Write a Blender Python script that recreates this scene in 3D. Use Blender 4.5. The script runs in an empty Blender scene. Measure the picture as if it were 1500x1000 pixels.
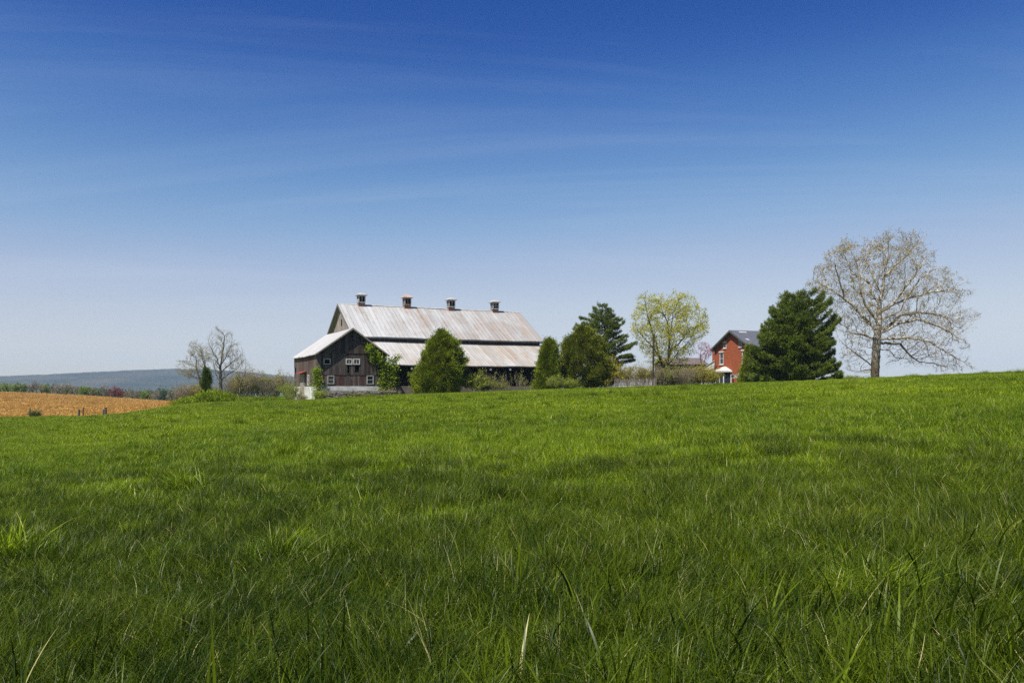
import bpy, math, random
import numpy as np
from mathutils import Vector, Matrix

# ------------------------------------------------------------------ camera, light, sky
FPX = 1166.7           # focal length in photo pixels (28 mm)
EYE = 1.65
HOR = 570.0            # photo row of the horizon
scene = bpy.context.scene
col = scene.collection
cam = bpy.data.cameras.new('camera')
cam.lens = 28; cam.sensor_width = 36; cam.shift_y = (HOR - 500) / 1500.0
cam.clip_start = 0.05; cam.clip_end = 40000
camo = bpy.data.objects.new('camera', cam); col.objects.link(camo)
camo.location = (0, 0, EYE); camo.rotation_euler = (math.pi / 2, 0, 0)
scene.camera = camo

SUN_EL, SUN_AZ = math.radians(58), math.atan2(-0.616, -0.788)
sd = Vector((math.sin(SUN_AZ) * math.cos(SUN_EL), math.cos(SUN_AZ) * math.cos(SUN_EL), math.sin(SUN_EL)))
sun = bpy.data.lights.new('sun', 'SUN'); sun.energy = 5.0; sun.angle = math.radians(0.5); sun.color = (1.0, 0.95, 0.87)
suno = bpy.data.objects.new('sun', sun); col.objects.link(suno)
suno.rotation_euler = sd.to_track_quat('Z', 'Y').to_euler(); suno.location = (-60, -80, 120)

world = bpy.data.worlds.new('World'); scene.world = world; world.use_nodes = True
wn = world.node_tree; wn.nodes.clear()
def N(t, typ, **kw):
    n = t.nodes.new(typ)
    for k, v in kw.items(): setattr(n, k, v)
    return n
sky = N(wn, 'ShaderNodeTexSky', sky_type='NISHITA', sun_disc=False, sun_elevation=SUN_EL, sun_rotation=SUN_AZ,
        altitude=300, air_density=1.0, dust_density=0.6, ozone_density=3.0)
bg = N(wn, 'ShaderNodeBackground'); bg.inputs[1].default_value = 0.1
wo = N(wn, 'ShaderNodeOutputWorld')
# deepen the zenith the way a polarising filter does
sc0 = N(wn, 'ShaderNodeVectorMath', operation='SCALE'); sc0.inputs['Scale'].default_value = 1 / 8.0; wn.links.new(sky.outputs[0], sc0.inputs[0])
crv = N(wn, 'ShaderNodeRGBCurve'); wn.links.new(sc0.outputs[0], crv.inputs['Color'])
EXPO = 0.55
for ch, ins, tg in ((0, (1.1, 1.38, 2.01, 2.93, 4.94), (.014, .058, .205, .42, .62)), (1, (1.86, 2.31, 3.26, 4.47, 6.23), (.080, .168, .365, .52, .66)), (2, (3.41, 4.05, 5.21, 6.23, 7.2), (.350, .475, .63, .70, .74))):
    cu = crv.mapping.curves[ch]; k = 1 / 2 ** EXPO
    pts = [(0.0, 0.0)] + [(a / 8.0, b * k) for a, b in zip(ins, tg)] + [(1.0, tg[-1] * k)]
    cu.points[0].location = pts[0]; cu.points[1].location = pts[-1]
    for p_ in pts[1:-1]: cu.points.new(*p_)
crv.mapping.update()
hsv = N(wn, 'ShaderNodeVectorMath', operation='SCALE'); hsv.inputs['Scale'].default_value = 1 / 0.1; wn.links.new(crv.outputs[0], hsv.inputs[0])
# thin cirrus: streaky noise over the sky direction
tc = N(wn, 'ShaderNodeTexCoord')
sx = N(wn, 'ShaderNodeSeparateXYZ'); wn.links.new(tc.outputs['Generated'], sx.inputs[0])
addz = N(wn, 'ShaderNodeMath', operation='ADD'); wn.links.new(sx.outputs[2], addz.inputs[0]); addz.inputs[1].default_value = 0.12
dvx = N(wn, 'ShaderNodeMath', operation='DIVIDE'); wn.links.new(sx.outputs[0], dvx.inputs[0]); wn.links.new(addz.outputs[0], dvx.inputs[1])
dvy = N(wn, 'ShaderNodeMath', operation='DIVIDE'); wn.links.new(sx.outputs[1], dvy.inputs[0]); wn.links.new(addz.outputs[0], dvy.inputs[1])
cxy = N(wn, 'ShaderNodeCombineXYZ'); wn.links.new(dvx.outputs[0], cxy.inputs[0]); wn.links.new(dvy.outputs[0], cxy.inputs[1])
mp = N(wn, 'ShaderNodeMapping'); mp.inputs['Rotation'].default_value = (0, 0, 0.55); mp.inputs['Scale'].default_value = (0.28, 1.1, 1)
wn.links.new(cxy.outputs[0], mp.inputs[0])
nz = N(wn, 'ShaderNodeTexNoise'); nz.inputs['Scale'].default_value = 0.9; nz.inputs['Detail'].default_value = 7; nz.inputs['Roughness'].default_value = 0.63
nz.inputs['Distortion'].default_value = 1.1
mp.inputs['Location'].default_value = (1.7, 0.4, 0)
wn.links.new(mp.outputs[0], nz.inputs['Vector'])
mr = N(wn, 'ShaderNodeMapRange'); mr.inputs[1].default_value = 0.47; mr.inputs[2].default_value = 0.80; mr.inputs[3].default_value = 0.0; mr.inputs[4].default_value = 0.17
wn.links.new(nz.outputs[0], mr.inputs[0])
mxs = N(wn, 'ShaderNodeMix', data_type='RGBA'); mxs.inputs['B'].default_value = (4.4, 4.9, 5.7, 1)
wn.links.new(mr.outputs[0], mxs.inputs['Factor']); wn.links.new(hsv.outputs[0], mxs.inputs['A'])
wn.links.new(mxs.outputs['Result'], bg.inputs[0]); wn.links.new(bg.outputs[0], wo.inputs[0])

vs = scene.view_settings
vs.view_transform = 'Standard'; vs.look = 'None'; vs.gamma = 1; vs.use_curve_mapping = False; vs.exposure = EXPO
scene.cycles.volume_bounces = 1
scene.cycles.max_bounces = 6; scene.cycles.transparent_max_bounces = 6
scene.cycles.volume_max_steps = 64
try: scene.cycles.use_denoising = False
except Exception: pass

# ------------------------------------------------------------------ helpers
rnd = random.Random(7)
def RNG(s): return np.random.default_rng(s)
def P(px, py, Y): return Vector(((px - 750) / FPX * Y, Y, EYE + (HOR - py) / FPX * Y))
def tag(o, label=None, cat=None, group=None, kind=None):
    if label: o['label'] = label
    if cat: o['category'] = cat
    if group: o['group'] = group
    if kind: o['kind'] = kind
    return o
def empty(name, loc, rz=0, **kw):
    o = bpy.data.objects.new(name, None); col.objects.link(o)
    o.location = loc; o.rotation_euler = (0, 0, rz); o.empty_display_size = 0.3
    return tag(o, **kw)
def link(name, me, parent=None, mat=None):
    o = bpy.data.objects.new(name, me)
    col.objects.link(o)
    if parent is not None: o.parent = parent
    if mat is not None and not me.materials: me.materials.append(mat)
    return o
def qmesh(name, V, F, C=None, mat=None, smooth=False):
    """fast mesh from arrays: F is Mx4 (or Mx3)"""
    V = np.asarray(V, np.float32); F = np.asarray(F, np.int32)
    k = F.shape[1]; me = bpy.data.meshes.new(name)
    me.vertices.add(len(V)); me.vertices.foreach_set('co', V.ravel())
    me.loops.add(F.size); me.loops.foreach_set('vertex_index', F.ravel())
    me.polygons.add(len(F)); me.polygons.foreach_set('loop_start', np.arange(0, F.size, k, dtype=np.int32))
    me.polygons.foreach_set('loop_total', np.full(len(F), k, np.int32))
    if smooth: me.polygons.foreach_set('use_smooth', np.ones(len(F), bool))
    if C is not None:
        a = me.color_attributes.new('vc', 'FLOAT_COLOR', 'POINT')
        c = np.ones((len(V), 4), np.float32); C = np.asarray(C, np.float32); c[:, :C.shape[1]] = C
        a.data.foreach_set('color', c.ravel())
    me.update(calc_edges=True)
    if mat: me.materials.append(mat)
    return me
class MB:
    def __init__(s): s.v = []; s.f = []; s.c = []
    def add(s, vs_, fs, c=(0.5, 0.5, 0.5)):
        b = len(s.v); s.v += [tuple(x) for x in vs_]; s.f += [[b + i for i in f] for f in fs]; s.c += [tuple(c)] * len(vs_)
        return s
    def box(s, x0, x1, y0, y1, z0, z1, c=(0.5, 0.5, 0.5)):
        return s.add([(x0, y0, z0), (x1, y0, z0), (x1, y1, z0), (x0, y1, z0), (x0, y0, z1), (x1, y0, z1), (x1, y1, z1), (x0, y1, z1)],
                     [(0, 3, 2, 1), (4, 5, 6, 7), (0, 1, 5, 4), (1, 2, 6, 5), (2, 3, 7, 6), (3, 0, 4, 7)], c)
    def prism(s, poly, d, c=(0.5, 0.5, 0.5)):
        """poly: list of 3D points, extruded by vector d"""
        n = len(poly); a = [Vector(p) for p in poly]; b = [p + Vector(d) for p in a]
        fs = [list(range(n))[::-1], list(range(n, 2 * n))] + [(i, (i + 1) % n, n + (i + 1) % n, n + i) for i in range(n)]
        return s.add(a + b, fs, c)
    def tube(s, pts, rad, k=8, c=(0.5, 0.5, 0.5), cap=True):
        pts = [Vector(p) for p in pts]
        if not hasattr(rad, '__len__'): rad = [rad] * len(pts)
        vs_ = []; fs = []
        for i, p in enumerate(pts):
            t = (pts[min(i + 1, len(pts) - 1)] - pts[max(i - 1, 0)]).normalized()
            u = t.cross(Vector((0, 1, 0)) if abs(t.y) < 0.9 else Vector((1, 0, 0))).normalized(); w = t.cross(u)
            for j in range(k):
                a = 2 * math.pi * j / k
                vs_.append(p + (u * math.cos(a) + w * math.sin(a)) * rad[i])
        for i in range(len(pts) - 1):
            for j in range(k): fs.append((i * k + j, i * k + (j + 1) % k, (i + 1) * k + (j + 1) % k, (i + 1) * k + j))
        if cap: fs += [list(range(k))[::-1], list(range((len(pts) - 1) * k, len(pts) * k))]
        return s.add(vs_, fs, c)
    def build(s, name, mat, parent=None, smooth=False):
        me = bpy.data.meshes.new(name); me.from_pydata(s.v, [], s.f)
        a = me.color_attributes.new('vc', 'FLOAT_COLOR', 'POINT')
        c = np.ones((len(s.v), 4), np.float32); c[:, :3] = np.array(s.c, np.float32)[:, :3]
        a.data.foreach_set('color', c.ravel())
        if smooth: me.polygons.foreach_set('use_smooth', np.ones(len(me.polygons), bool))
        me.materials.append(mat); me.update()
        return link(name, me, parent)
def copy_tree(o, parent=None):
    c = o.copy(); col.objects.link(c); c.parent = parent
    for ch in list(o.children): copy_tree(ch, c)
    return c

# ------------------------------------------------------------------ materials
def newmat(name):
    m = bpy.data.materials.new(name); m.use_nodes = True; t = m.node_tree; t.nodes.clear()
    out = N(t, 'ShaderNodeOutputMaterial')
    return m, t, out
def mixc(t, fac, a, b, mode='MIX'):
    n = N(t, 'ShaderNodeMix', data_type='RGBA', blend_type=mode)
    for sock, v in (('Factor', fac), ('A', a), ('B', b)):
        if isinstance(v, bpy.types.NodeSocket): t.links.new(v, n.inputs[sock])
        elif isinstance(v, (int, float)): n.inputs[sock].default_value = v
        else: n.inputs[sock].default_value = (*v, 1)
    return n.outputs['Result']
def rng_(t, v, a, b, c=0., d=1., smooth=False):
    n = N(t, 'ShaderNodeMapRange')
    if smooth: n.interpolation_type = 'SMOOTHSTEP'
    t.links.new(v, n.inputs[0]); n.inputs[1].default_value = a; n.inputs[2].default_value = b; n.inputs[3].default_value = c; n.inputs[4].default_value = d
    return n.outputs[0]
def noise(t, vec, scale, detail=3, rough=0.5, sc=None, rot=None, dist=0):
    if sc or rot:
        m = N(t, 'ShaderNodeMapping')
        if sc: m.inputs['Scale'].default_value = sc
        if rot: m.inputs['Rotation'].default_value = rot
        t.links.new(vec, m.inputs[0]); vec = m.outputs[0]
    n = N(t, 'ShaderNodeTexNoise'); n.inputs['Scale'].default_value = scale; n.inputs['Detail'].default_value = detail; n.inputs['Roughness'].default_value = rough
    n.inputs['Distortion'].default_value = dist
    t.links.new(vec, n.inputs['Vector'])
    return n.outputs[0]
def vcol(t):
    a = N(t, 'ShaderNodeAttribute', attribute_name='vc'); s = N(t, 'ShaderNodeSeparateColor'); t.links.new(a.outputs['Color'], s.inputs[0])
    return a.outputs['Color'], s.outputs[0], s.outputs[1], s.outputs[2]
def pos(t): return N(t, 'ShaderNodeNewGeometry').outputs['Position']
def objc(t): return N(t, 'ShaderNodeTexCoord').outputs['Object']
def bump(t, h, strength=0.4, dist=0.02):
    b = N(t, 'ShaderNodeBump'); b.inputs['Strength'].default_value = strength; b.inputs['Distance'].default_value = dist
    t.links.new(h, b.inputs['Height']); return b.outputs[0]
def princ(t, out, c, rough=0.8, spec=0.3, normal=None, metal=0.0):
    p = N(t, 'ShaderNodeBsdfPrincipled')
    if isinstance(c, bpy.types.NodeSocket): t.links.new(c, p.inputs['Base Color'])
    else: p.inputs['Base Color'].default_value = (*c, 1)
    if isinstance(rough, bpy.types.NodeSocket): t.links.new(rough, p.inputs['Roughness'])
    else: p.inputs['Roughness'].default_value = rough
    p.inputs['Specular IOR Level'].default_value = spec; p.inputs['Metallic'].default_value = metal
    if normal is not None: t.links.new(normal, p.inputs['Normal'])
    t.links.new(p.outputs[0], out.inputs[0]); return p

def leaf_mat(name, ca, cb, cc=None, trans=0.35, rough=0.55, spec=0.25, world_var=0.35, wscale=1.2):
    """vc.r random per leaf, vc.g other mix; cc for rare accents"""
    m, t, out = newmat(name)
    _, r, g, b = vcol(t)
    c = mixc(t, r, ca, cb)
    if cc: c = mixc(t, rng_(t, g, 0.75, 1.0), c, cc)
    nz_ = noise(t, pos(t), wscale, 2)
    k = rng_(t, nz_, 0.3, 0.7, 1 - world_var, 1 + world_var)
    mul = N(t, 'ShaderNodeVectorMath', operation='SCALE'); t.links.new(c, mul.inputs[0]); t.links.new(k, mul.inputs['Scale'])
    c = mul.outputs[0]
    p = princ(t, out, c, rough, spec)
    tr = N(t, 'ShaderNodeBsdfTranslucent'); t.links.new(c, tr.inputs[0])
    ms = N(t, 'ShaderNodeMixShader'); ms.inputs[0].default_value = trans
    t.links.new(p.outputs[0], ms.inputs[1]); t.links.new(tr.outputs[0], ms.inputs[2]); t.links.new(ms.outputs[0], out.inputs[0])
    return m
def bark_mat(name, ca, cb, scale=4):
    m, t, out = newmat(name)
    n = noise(t, pos(t), scale, 4, 0.6, sc=(1, 1, 0.35))
    c = mixc(t, rng_(t, n, 0.38, 0.62), ca, cb)
    n2 = noise(t, pos(t), scale * 6, 3)
    princ(t, out, c, 0.9, 0.15, bump(t, n2, 0.6, 0.02)); return m

def grass_mat(name, dark, light, straw, straw_amt=0.06, trans=0.4, dark2=None):
    m, t, out = newmat(name)
    _, r, g, b = vcol(t)          # r: blade random, g: height along blade, b: dryness random
    p_ = pos(t)
    n1 = noise(t, p_, 0.10, 3, 0.55)               # broad patches
    n2 = noise(t, p_, 2.6, 3, 0.65)                # tufts
    f = N(t, 'ShaderNodeMath', operation='ADD'); t.links.new(rng_(t, n1, 0.35, 0.65, -0.28, 0.28), f.inputs[0]); t.links.new(rng_(t, n2, 0.32, 0.68, -0.42, 0.42), f.inputs[1])
    f2 = N(t, 'ShaderNodeMath', operation='ADD', use_clamp=True); t.links.new(f.outputs[0], f2.inputs[0]); t.links.new(rng_(t, r, 0.15, 0.9, -0.05, 1.05), f2.inputs[1])
    c = mixc(t, f2.outputs[0], dark, light)
    c = mixc(t, rng_(t, b, 1 - straw_amt, 1 - straw_amt * 0.6), c, straw)
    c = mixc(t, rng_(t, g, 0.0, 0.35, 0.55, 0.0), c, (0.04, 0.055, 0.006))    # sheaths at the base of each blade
    n3 = noise(t, p_, 0.45, 2, 0.5)
    c = mixc(t, rng_(t, n3, 0.62, 0.74, 0, 0.12), c, (0.14, 0.12, 0.04))    # patches of seeding, brownish grass
    p = princ(t, out, c, 0.38, 0.17)
    tr = N(t, 'ShaderNodeBsdfTranslucent'); t.links.new(c, tr.inputs[0])
    ms = N(t, 'ShaderNodeMixShader'); ms.inputs[0].default_value = trans
    t.links.new(p.outputs[0], ms.inputs[1]); t.links.new(tr.outputs[0], ms.inputs[2]); t.links.new(ms.outputs[0], out.inputs[0])
    return m

def plank_mat(name, base, red, light, redamt=0.5):
    """vc.r plank random, vc.g second random"""
    m, t, out = newmat(name)
    _, r, g, b = vcol(t); o = objc(t)
    c = mixc(t, r, base, light)
    n = noise(t, o, 0.45, 3, 0.6)
    s = N(t, 'ShaderNodeMath', operation='ADD'); t.links.new(rng_(t, n, 0.35, 0.65, -0.4, 0.4), s.inputs[0]); t.links.new(g, s.inputs[1])
    c = mixc(t, rng_(t, s.outputs[0], 0.45, 0.85, 0, redamt), c, red)
    n2 = noise(t, o, 3.0, 4, 0.65, sc=(5, 5, 0.35))
    k = rng_(t, n2, 0.3, 0.7, 0.45, 1.5)
    mul = N(t, 'ShaderNodeVectorMath', operation='SCALE'); t.links.new(c, mul.inputs[0]); t.links.new(k, mul.inputs['Scale'])
    princ(t, out, mul.outputs[0], 0.9, 0.15, bump(t, n2, 0.5, 0.01)); return m

def roof_mat(name, axis='X', base=(0.395, 0.40, 0.395), rust=(0.30, 0.165, 0.075), rust_amt=0.6, pinkish=(0.31, 0.30, 0.285), seed=0.0, seam=0.6):
    m, t, out = newmat(name); o = objc(t)
    mpn = N(t, 'ShaderNodeMapping'); mpn.inputs['Location'].default_value = (seed, seed * 2, 0); t.links.new(o, mpn.inputs[0]); o2 = mpn.outputs[0]
    fine = (2.6, 0.10, 0.10) if axis == 'X' else (0.10, 2.6, 0.10)
    wide = (0.22, 0.10, 0.10) if axis == 'X' else (0.10, 0.22, 0.10)
    n_st = noise(t, o2, 2.0, 4, 0.6, sc=fine)
    n_w = noise(t, o2, 1.6, 4, 0.6, sc=wide)
    n_m = noise(t, o2, 1.2, 5, 0.7)
    if axis == 'X':      # rust gathers towards the far end of the roof
        sx_ = N(t, 'ShaderNodeSeparateXYZ'); t.links.new(o, sx_.inputs[0]); ad = N(t, 'ShaderNodeMath', operation='ADD'); t.links.new(n_w, ad.inputs[0]); t.links.new(rng_(t, sx_.outputs[0], 9, 25, -0.04, 0.13), ad.inputs[1]); n_w = ad.outputs[0]
    c = mixc(t, rng_(t, n_w, 0.40, 0.62), base, pinkish)
    kq = N(t, 'ShaderNodeMath', operation='MULTIPLY'); t.links.new(rng_(t, n_st, 0.50, 0.60, 0, 1), kq.inputs[0]); t.links.new(rng_(t, n_m, 0.46, 0.62, 0.04, 0.85), kq.inputs[1])
    c = mixc(t, kq.outputs[0], c, (0.27, 0.21, 0.16))
    mm = N(t, 'ShaderNodeMath', operation='MULTIPLY'); t.links.new(rng_(t, n_st, 0.50, 0.66), mm.inputs[0]); t.links.new(rng_(t, n_w, 0.47, 0.60), mm.inputs[1])
    m2 = N(t, 'ShaderNodeMath', operation='MULTIPLY'); t.links.new(mm.outputs[0], m2.inputs[0]); t.links.new(rng_(t, n_m, 0.35, 0.6, 0.2, rust_amt), m2.inputs[1])
    c = mixc(t, m2.outputs[0], c, rust)
    c = mixc(t, rng_(t, n_m, 0.62, 0.75, 0, 0.45), c, (0.27, 0.27, 0.26))
    # standing seams
    s = N(t, 'ShaderNodeSeparateXYZ'); t.links.new(o, s.inputs[0])
    d = N(t, 'ShaderNodeMath', operation='DIVIDE'); t.links.new(s.outputs[0 if axis == 'X' else 1], d.inputs[0]); d.inputs[1].default_value = seam
    fl = N(t, 'ShaderNodeMath', operation='FLOOR'); t.links.new(d.outputs[0], fl.inputs[0])
    wn_ = N(t, 'ShaderNodeTexWhiteNoise', noise_dimensions='1D'); t.links.new(fl.outputs[0], wn_.inputs['W'])
    k = rng_(t, wn_.outputs[0], 0, 1, 0.86, 1.08)
    fr = N(t, 'ShaderNodeMath', operation='FRACT'); t.links.new(d.outputs[0], fr.inputs[0])
    seamk = rng_(t, fr.outputs[0], 0.0, 0.20, 0.6, 1.0)
    kk = N(t, 'ShaderNodeMath', operation='MULTIPLY'); t.links.new(k, kk.inputs[0]); t.links.new(seamk, kk.inputs[1])
    mul = N(t, 'ShaderNodeVectorMath', operation='SCALE'); t.links.new(c, mul.inputs[0]); t.links.new(kk.outputs[0], mul.inputs['Scale'])
    princ(t, out, mul.outputs[0], rng_(t, n_m, 0.3, 0.7, 0.5, 0.8), 0.35, bump(t, n_m, 0.3, 0.03)); return m

def plain(name, ca, cb=None, scale=3, rough=0.85, spec=0.2, b=0.3, use_obj=True, sc=None, lo=0.35, hi=0.65):
    m, t, out = newmat(name); v = objc(t) if use_obj else pos(t)
    n = noise(t, v, scale, 4, 0.6, sc=sc)
    princ(t, out, mixc(t, rng_(t, n, lo, hi), ca, cb or ca), rough, spec, bump(t, n, b, 0.02)); return m

def brick_mat(name):
    m, t, out = newmat(name); o = objc(t)
    s = N(t, 'ShaderNodeSeparateXYZ'); t.links.new(o, s.inputs[0])
    a = N(t, 'ShaderNodeMath', operation='ADD'); t.links.new(s.outputs[0], a.inputs[0]); t.links.new(s.outputs[1], a.inputs[1])
    c_ = N(t, 'ShaderNodeCombineXYZ'); t.links.new(a.outputs[0], c_.inputs[0]); t.links.new(s.outputs[2], c_.inputs[1])
    b = N(t, 'ShaderNodeTexBrick'); t.links.new(c_.outputs[0], b.inputs['Vector']); b.inputs['Scale'].default_value = 1.0
    b.inputs['Brick Width'].default_value = 0.22; b.inputs['Row Height'].default_value = 0.075; b.inputs['Mortar Size'].default_value = 0.008
    b.inputs['Color1'].default_value = (0.33, 0.075, 0.024, 1); b.inputs['Color2'].default_value = (0.24, 0.052, 0.018, 1); b.inputs['Mortar'].default_value = (0.26, 0.12, 0.075, 1)
    n = noise(t, o, 0.9, 4, 0.6)
    c = mixc(t, rng_(t, n, 0.45, 0.7, 0, 0.35), b.outputs[0], (0.22, 0.07, 0.04))
    princ(t, out, c, 0.9, 0.15); return m

M = {}
M['bark_dark'] = bark_mat('bark_dark', (0.07, 0.055, 0.04), (0.03, 0.024, 0.018))
M['bark_grey'] = bark_mat('bark_grey', (0.17, 0.15, 0.12), (0.08, 0.07, 0.055))
def sycamore_mat():
    m, t, out = newmat('bark_sycamore'); p_ = pos(t)
    s = N(t, 'ShaderNodeSeparateXYZ'); t.links.new(p_, s.inputs[0])
    h = rng_(t, s.outputs[2], 4.0, 8.0)
    n = noise(t, p_, 2.2, 5, 0.65)
    a = N(t, 'ShaderNodeMath', operation='MULTIPLY'); t.links.new(h, a.inputs[0]); t.links.new(rng_(t, n, 0.40, 0.52), a.inputs[1])
    brown = mixc(t, rng_(t, noise(t, p_, 9, 3), 0.4, 0.6), (0.16, 0.12, 0.075), (0.055, 0.042, 0.03))
    c = mixc(t, a.outputs[0], brown, (0.46, 0.42, 0.35))
    princ(t, out, c, 0.85, 0.2); return m
M['bark_syc'] = sycamore_mat()
M['twig_syc'] = bark_mat('twig_syc', (0.20, 0.155, 0.10), (0.11, 0.085, 0.055))
M['twig_tan'] = bark_mat('twig_tan', (0.30, 0.25, 0.17), (0.18, 0.145, 0.10))
M['twig_grey'] = bark_mat('twig_grey', (0.30, 0.27, 0.20), (0.18, 0.155, 0.12))
M['bud'] = leaf_mat('bud', (0.46, 0.36, 0.09), (0.28, 0.22, 0.06), trans=0.3)
M['leaf_lime'] = leaf_mat('leaf_lime', (0.58, 0.56, 0.035), (0.38, 0.40, 0.025), (0.68, 0.60, 0.07), trans=0.45)
M['leaf_pale'] = leaf_mat('leaf_pale', (0.32, 0.30, 0.10), (0.22, 0.22, 0.07), trans=0.4)
M['pine'] = leaf_mat('pine', (0.045, 0.075, 0.006), (0.12, 0.16, 0.009), (0.21, 0.25, 0.014), trans=0.15, rough=0.5, world_var=0.35)
M['thuja'] = leaf_mat('thuja', (0.075, 0.110, 0.004), (0.22, 0.27, 0.008), (0.42, 0.44, 0.02), trans=0.22, world_var=0.3)
M['thuja_bronze'] = leaf_mat('thuja_bronze', (0.075, 0.10, 0.005), (0.18, 0.20, 0.009), (0.34, 0.33, 0.02), trans=0.2, world_var=0.35)
M['cedar'] = leaf_mat('cedar', (0.05, 0.09, 0.008), (0.11, 0.16, 0.012), trans=0.2)
M['shrub_olive'] = leaf_mat('shrub_olive', (0.36, 0.31, 0.022), (0.22, 0.22, 0.016), (0.50, 0.42, 0.04), trans=0.35)
M['shrub_green'] = leaf_mat('shrub_green', (0.17, 0.24, 0.014), (0.26, 0.32, 0.02), (0.38, 0.40, 0.04), trans=0.35)
M['vine'] = leaf_mat('vine', (0.27, 0.37, 0.008), (0.13, 0.20, 0.006), (0.45, 0.50, 0.02), trans=0.4, world_var=0.25)
M['weed'] = leaf_mat('weed', (0.11, 0.18, 0.003), (0.20, 0.27, 0.005), (0.30, 0.35, 0.015), trans=0.4)
M['pink'] = leaf_mat('pink', (0.50, 0.13, 0.26), (0.38, 0.10, 0.20), trans=0.35, world_var=0.2)
M['far_green'] = leaf_mat('far_green', (0.13, 0.20, 0.02), (0.20, 0.27, 0.025), trans=0.25, wscale=0.4)
M['far_dark'] = leaf_mat('far_dark', (0.06, 0.12, 0.06), (0.09, 0.155, 0.06), trans=0.2, wscale=0.4)
M['far_red'] = leaf_mat('far_red', (0.26, 0.045, 0.035), (0.17, 0.035, 0.03), trans=0.25, wscale=0.4)
M['far_tan'] = leaf_mat('far_tan', (0.28, 0.23, 0.12), (0.18, 0.16, 0.085), trans=0.2, wscale=0.4)
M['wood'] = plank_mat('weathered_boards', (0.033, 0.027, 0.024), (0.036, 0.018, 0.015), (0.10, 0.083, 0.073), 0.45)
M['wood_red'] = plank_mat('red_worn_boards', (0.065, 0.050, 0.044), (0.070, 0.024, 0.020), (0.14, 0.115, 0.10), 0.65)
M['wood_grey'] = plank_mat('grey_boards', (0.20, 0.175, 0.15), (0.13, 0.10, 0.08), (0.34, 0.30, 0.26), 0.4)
M['wood_mid'] = plank_mat('mid_boards', (0.035, 0.029, 0.025), (0.036, 0.019, 0.016), (0.11, 0.093, 0.08), 0.4)
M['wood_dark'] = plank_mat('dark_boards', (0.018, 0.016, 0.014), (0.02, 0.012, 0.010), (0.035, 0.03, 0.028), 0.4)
M['trim'] = plain('trim_board', (0.16, 0.17, 0.15), (0.09, 0.095, 0.085))
M['roof_main'] = roof_mat('roof_main', 'X', rust_amt=0.75, seed=3.1)
M['roof_low'] = roof_mat('roof_low', 'X', base=(0.42, 0.42, 0.405), rust=(0.36, 0.215, 0.11), rust_amt=1.0, pinkish=(0.35, 0.33, 0.295), seed=11.7, seam=0.45)
M['roof_wing'] = roof_mat('roof_wing', 'Y', base=(0.45, 0.45, 0.44), rust_amt=0.15, pinkish=(0.42, 0.415, 0.40), seed=5.0, seam=0.6)
M['whitewash'] = plain('whitewash', (0.60, 0.60, 0.57), (0.32, 0.34, 0.30), 1.1, lo=0.42, hi=0.68)
M['white'] = plain('white_paint', (0.56, 0.55, 0.52), (0.42, 0.40, 0.37), 4)
M['oldwhite'] = plain('old_white_paint', (0.44, 0.43, 0.39), (0.25, 0.24, 0.21), 4)
M['cup_white'] = plain('cupola_paint', (0.42, 0.42, 0.41), (0.25, 0.25, 0.24), 3)
M['cup_rust'] = plain('rusty_sheet', (0.34, 0.20, 0.15), (0.42, 0.36, 0.32), 3)
M['rust_base'] = plain('rust_base', (0.075, 0.03, 0.022), (0.15, 0.085, 0.07), 4)
M['black'] = plain('near_black', (0.008, 0.008, 0.010), (0.014, 0.014, 0.016))  # black stands in for the unlit wing interior; also the dark dish pole
M['concrete'] = plain('concrete', (0.20, 0.165, 0.13), (0.11, 0.09, 0.07), 1.3)
M['stone'] = plain('stone', (0.22, 0.19, 0.16), (0.10, 0.085, 0.07), 2.5)
M['brick'] = brick_mat('brick')
M['slate'] = plain('slate', (0.075, 0.08, 0.10), (0.11, 0.115, 0.135), 5, rough=0.6, sc=(0.6, 1, 1))
M['soffit'] = plain('soffit', (0.10, 0.11, 0.09), (0.06, 0.065, 0.055))
M['post'] = plain('post_wood', (0.13, 0.10, 0.075), (0.06, 0.048, 0.038), 6)
M['redtin'] = plain('red_tin', (0.25, 0.05, 0.04), (0.18, 0.04, 0.035))
M['brownroof'] = plain('brown_shingle', (0.10, 0.075, 0.075), (0.15, 0.12, 0.115), 4)
m, t, out = newmat('glass_pane'); princ(t, out, (0.02, 0.03, 0.04), 0.08, 0.6); M['glass'] = m

# ------------------------------------------------------------------ terrain
ACOL = np.array([-400, 0, 100, 150, 200, 230, 260, 285, 310, 340, 430, 500, 600, 700, 800, 900, 1000, 1100, 1200, 1300, 1400, 1500, 1900], float)
VC   = np.array([ 616, 614, 612.5, 611.5, 606.5, 601.5, 596, 592, 590, 589.5, 588, 584.5, 579, 575.5, 572, 569, 565.5, 562, 558.5, 554.5, 550, 545.5, 534], float)
DC   = np.array([ 78, 78, 78, 78, 80, 81, 82, 84, 86, 88, 88, 87, 87, 87, 86, 85, 84, 82, 78, 75, 72, 70, 66], float)
ZC = EYE + (HOR - VC) / FPX * DC
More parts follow.
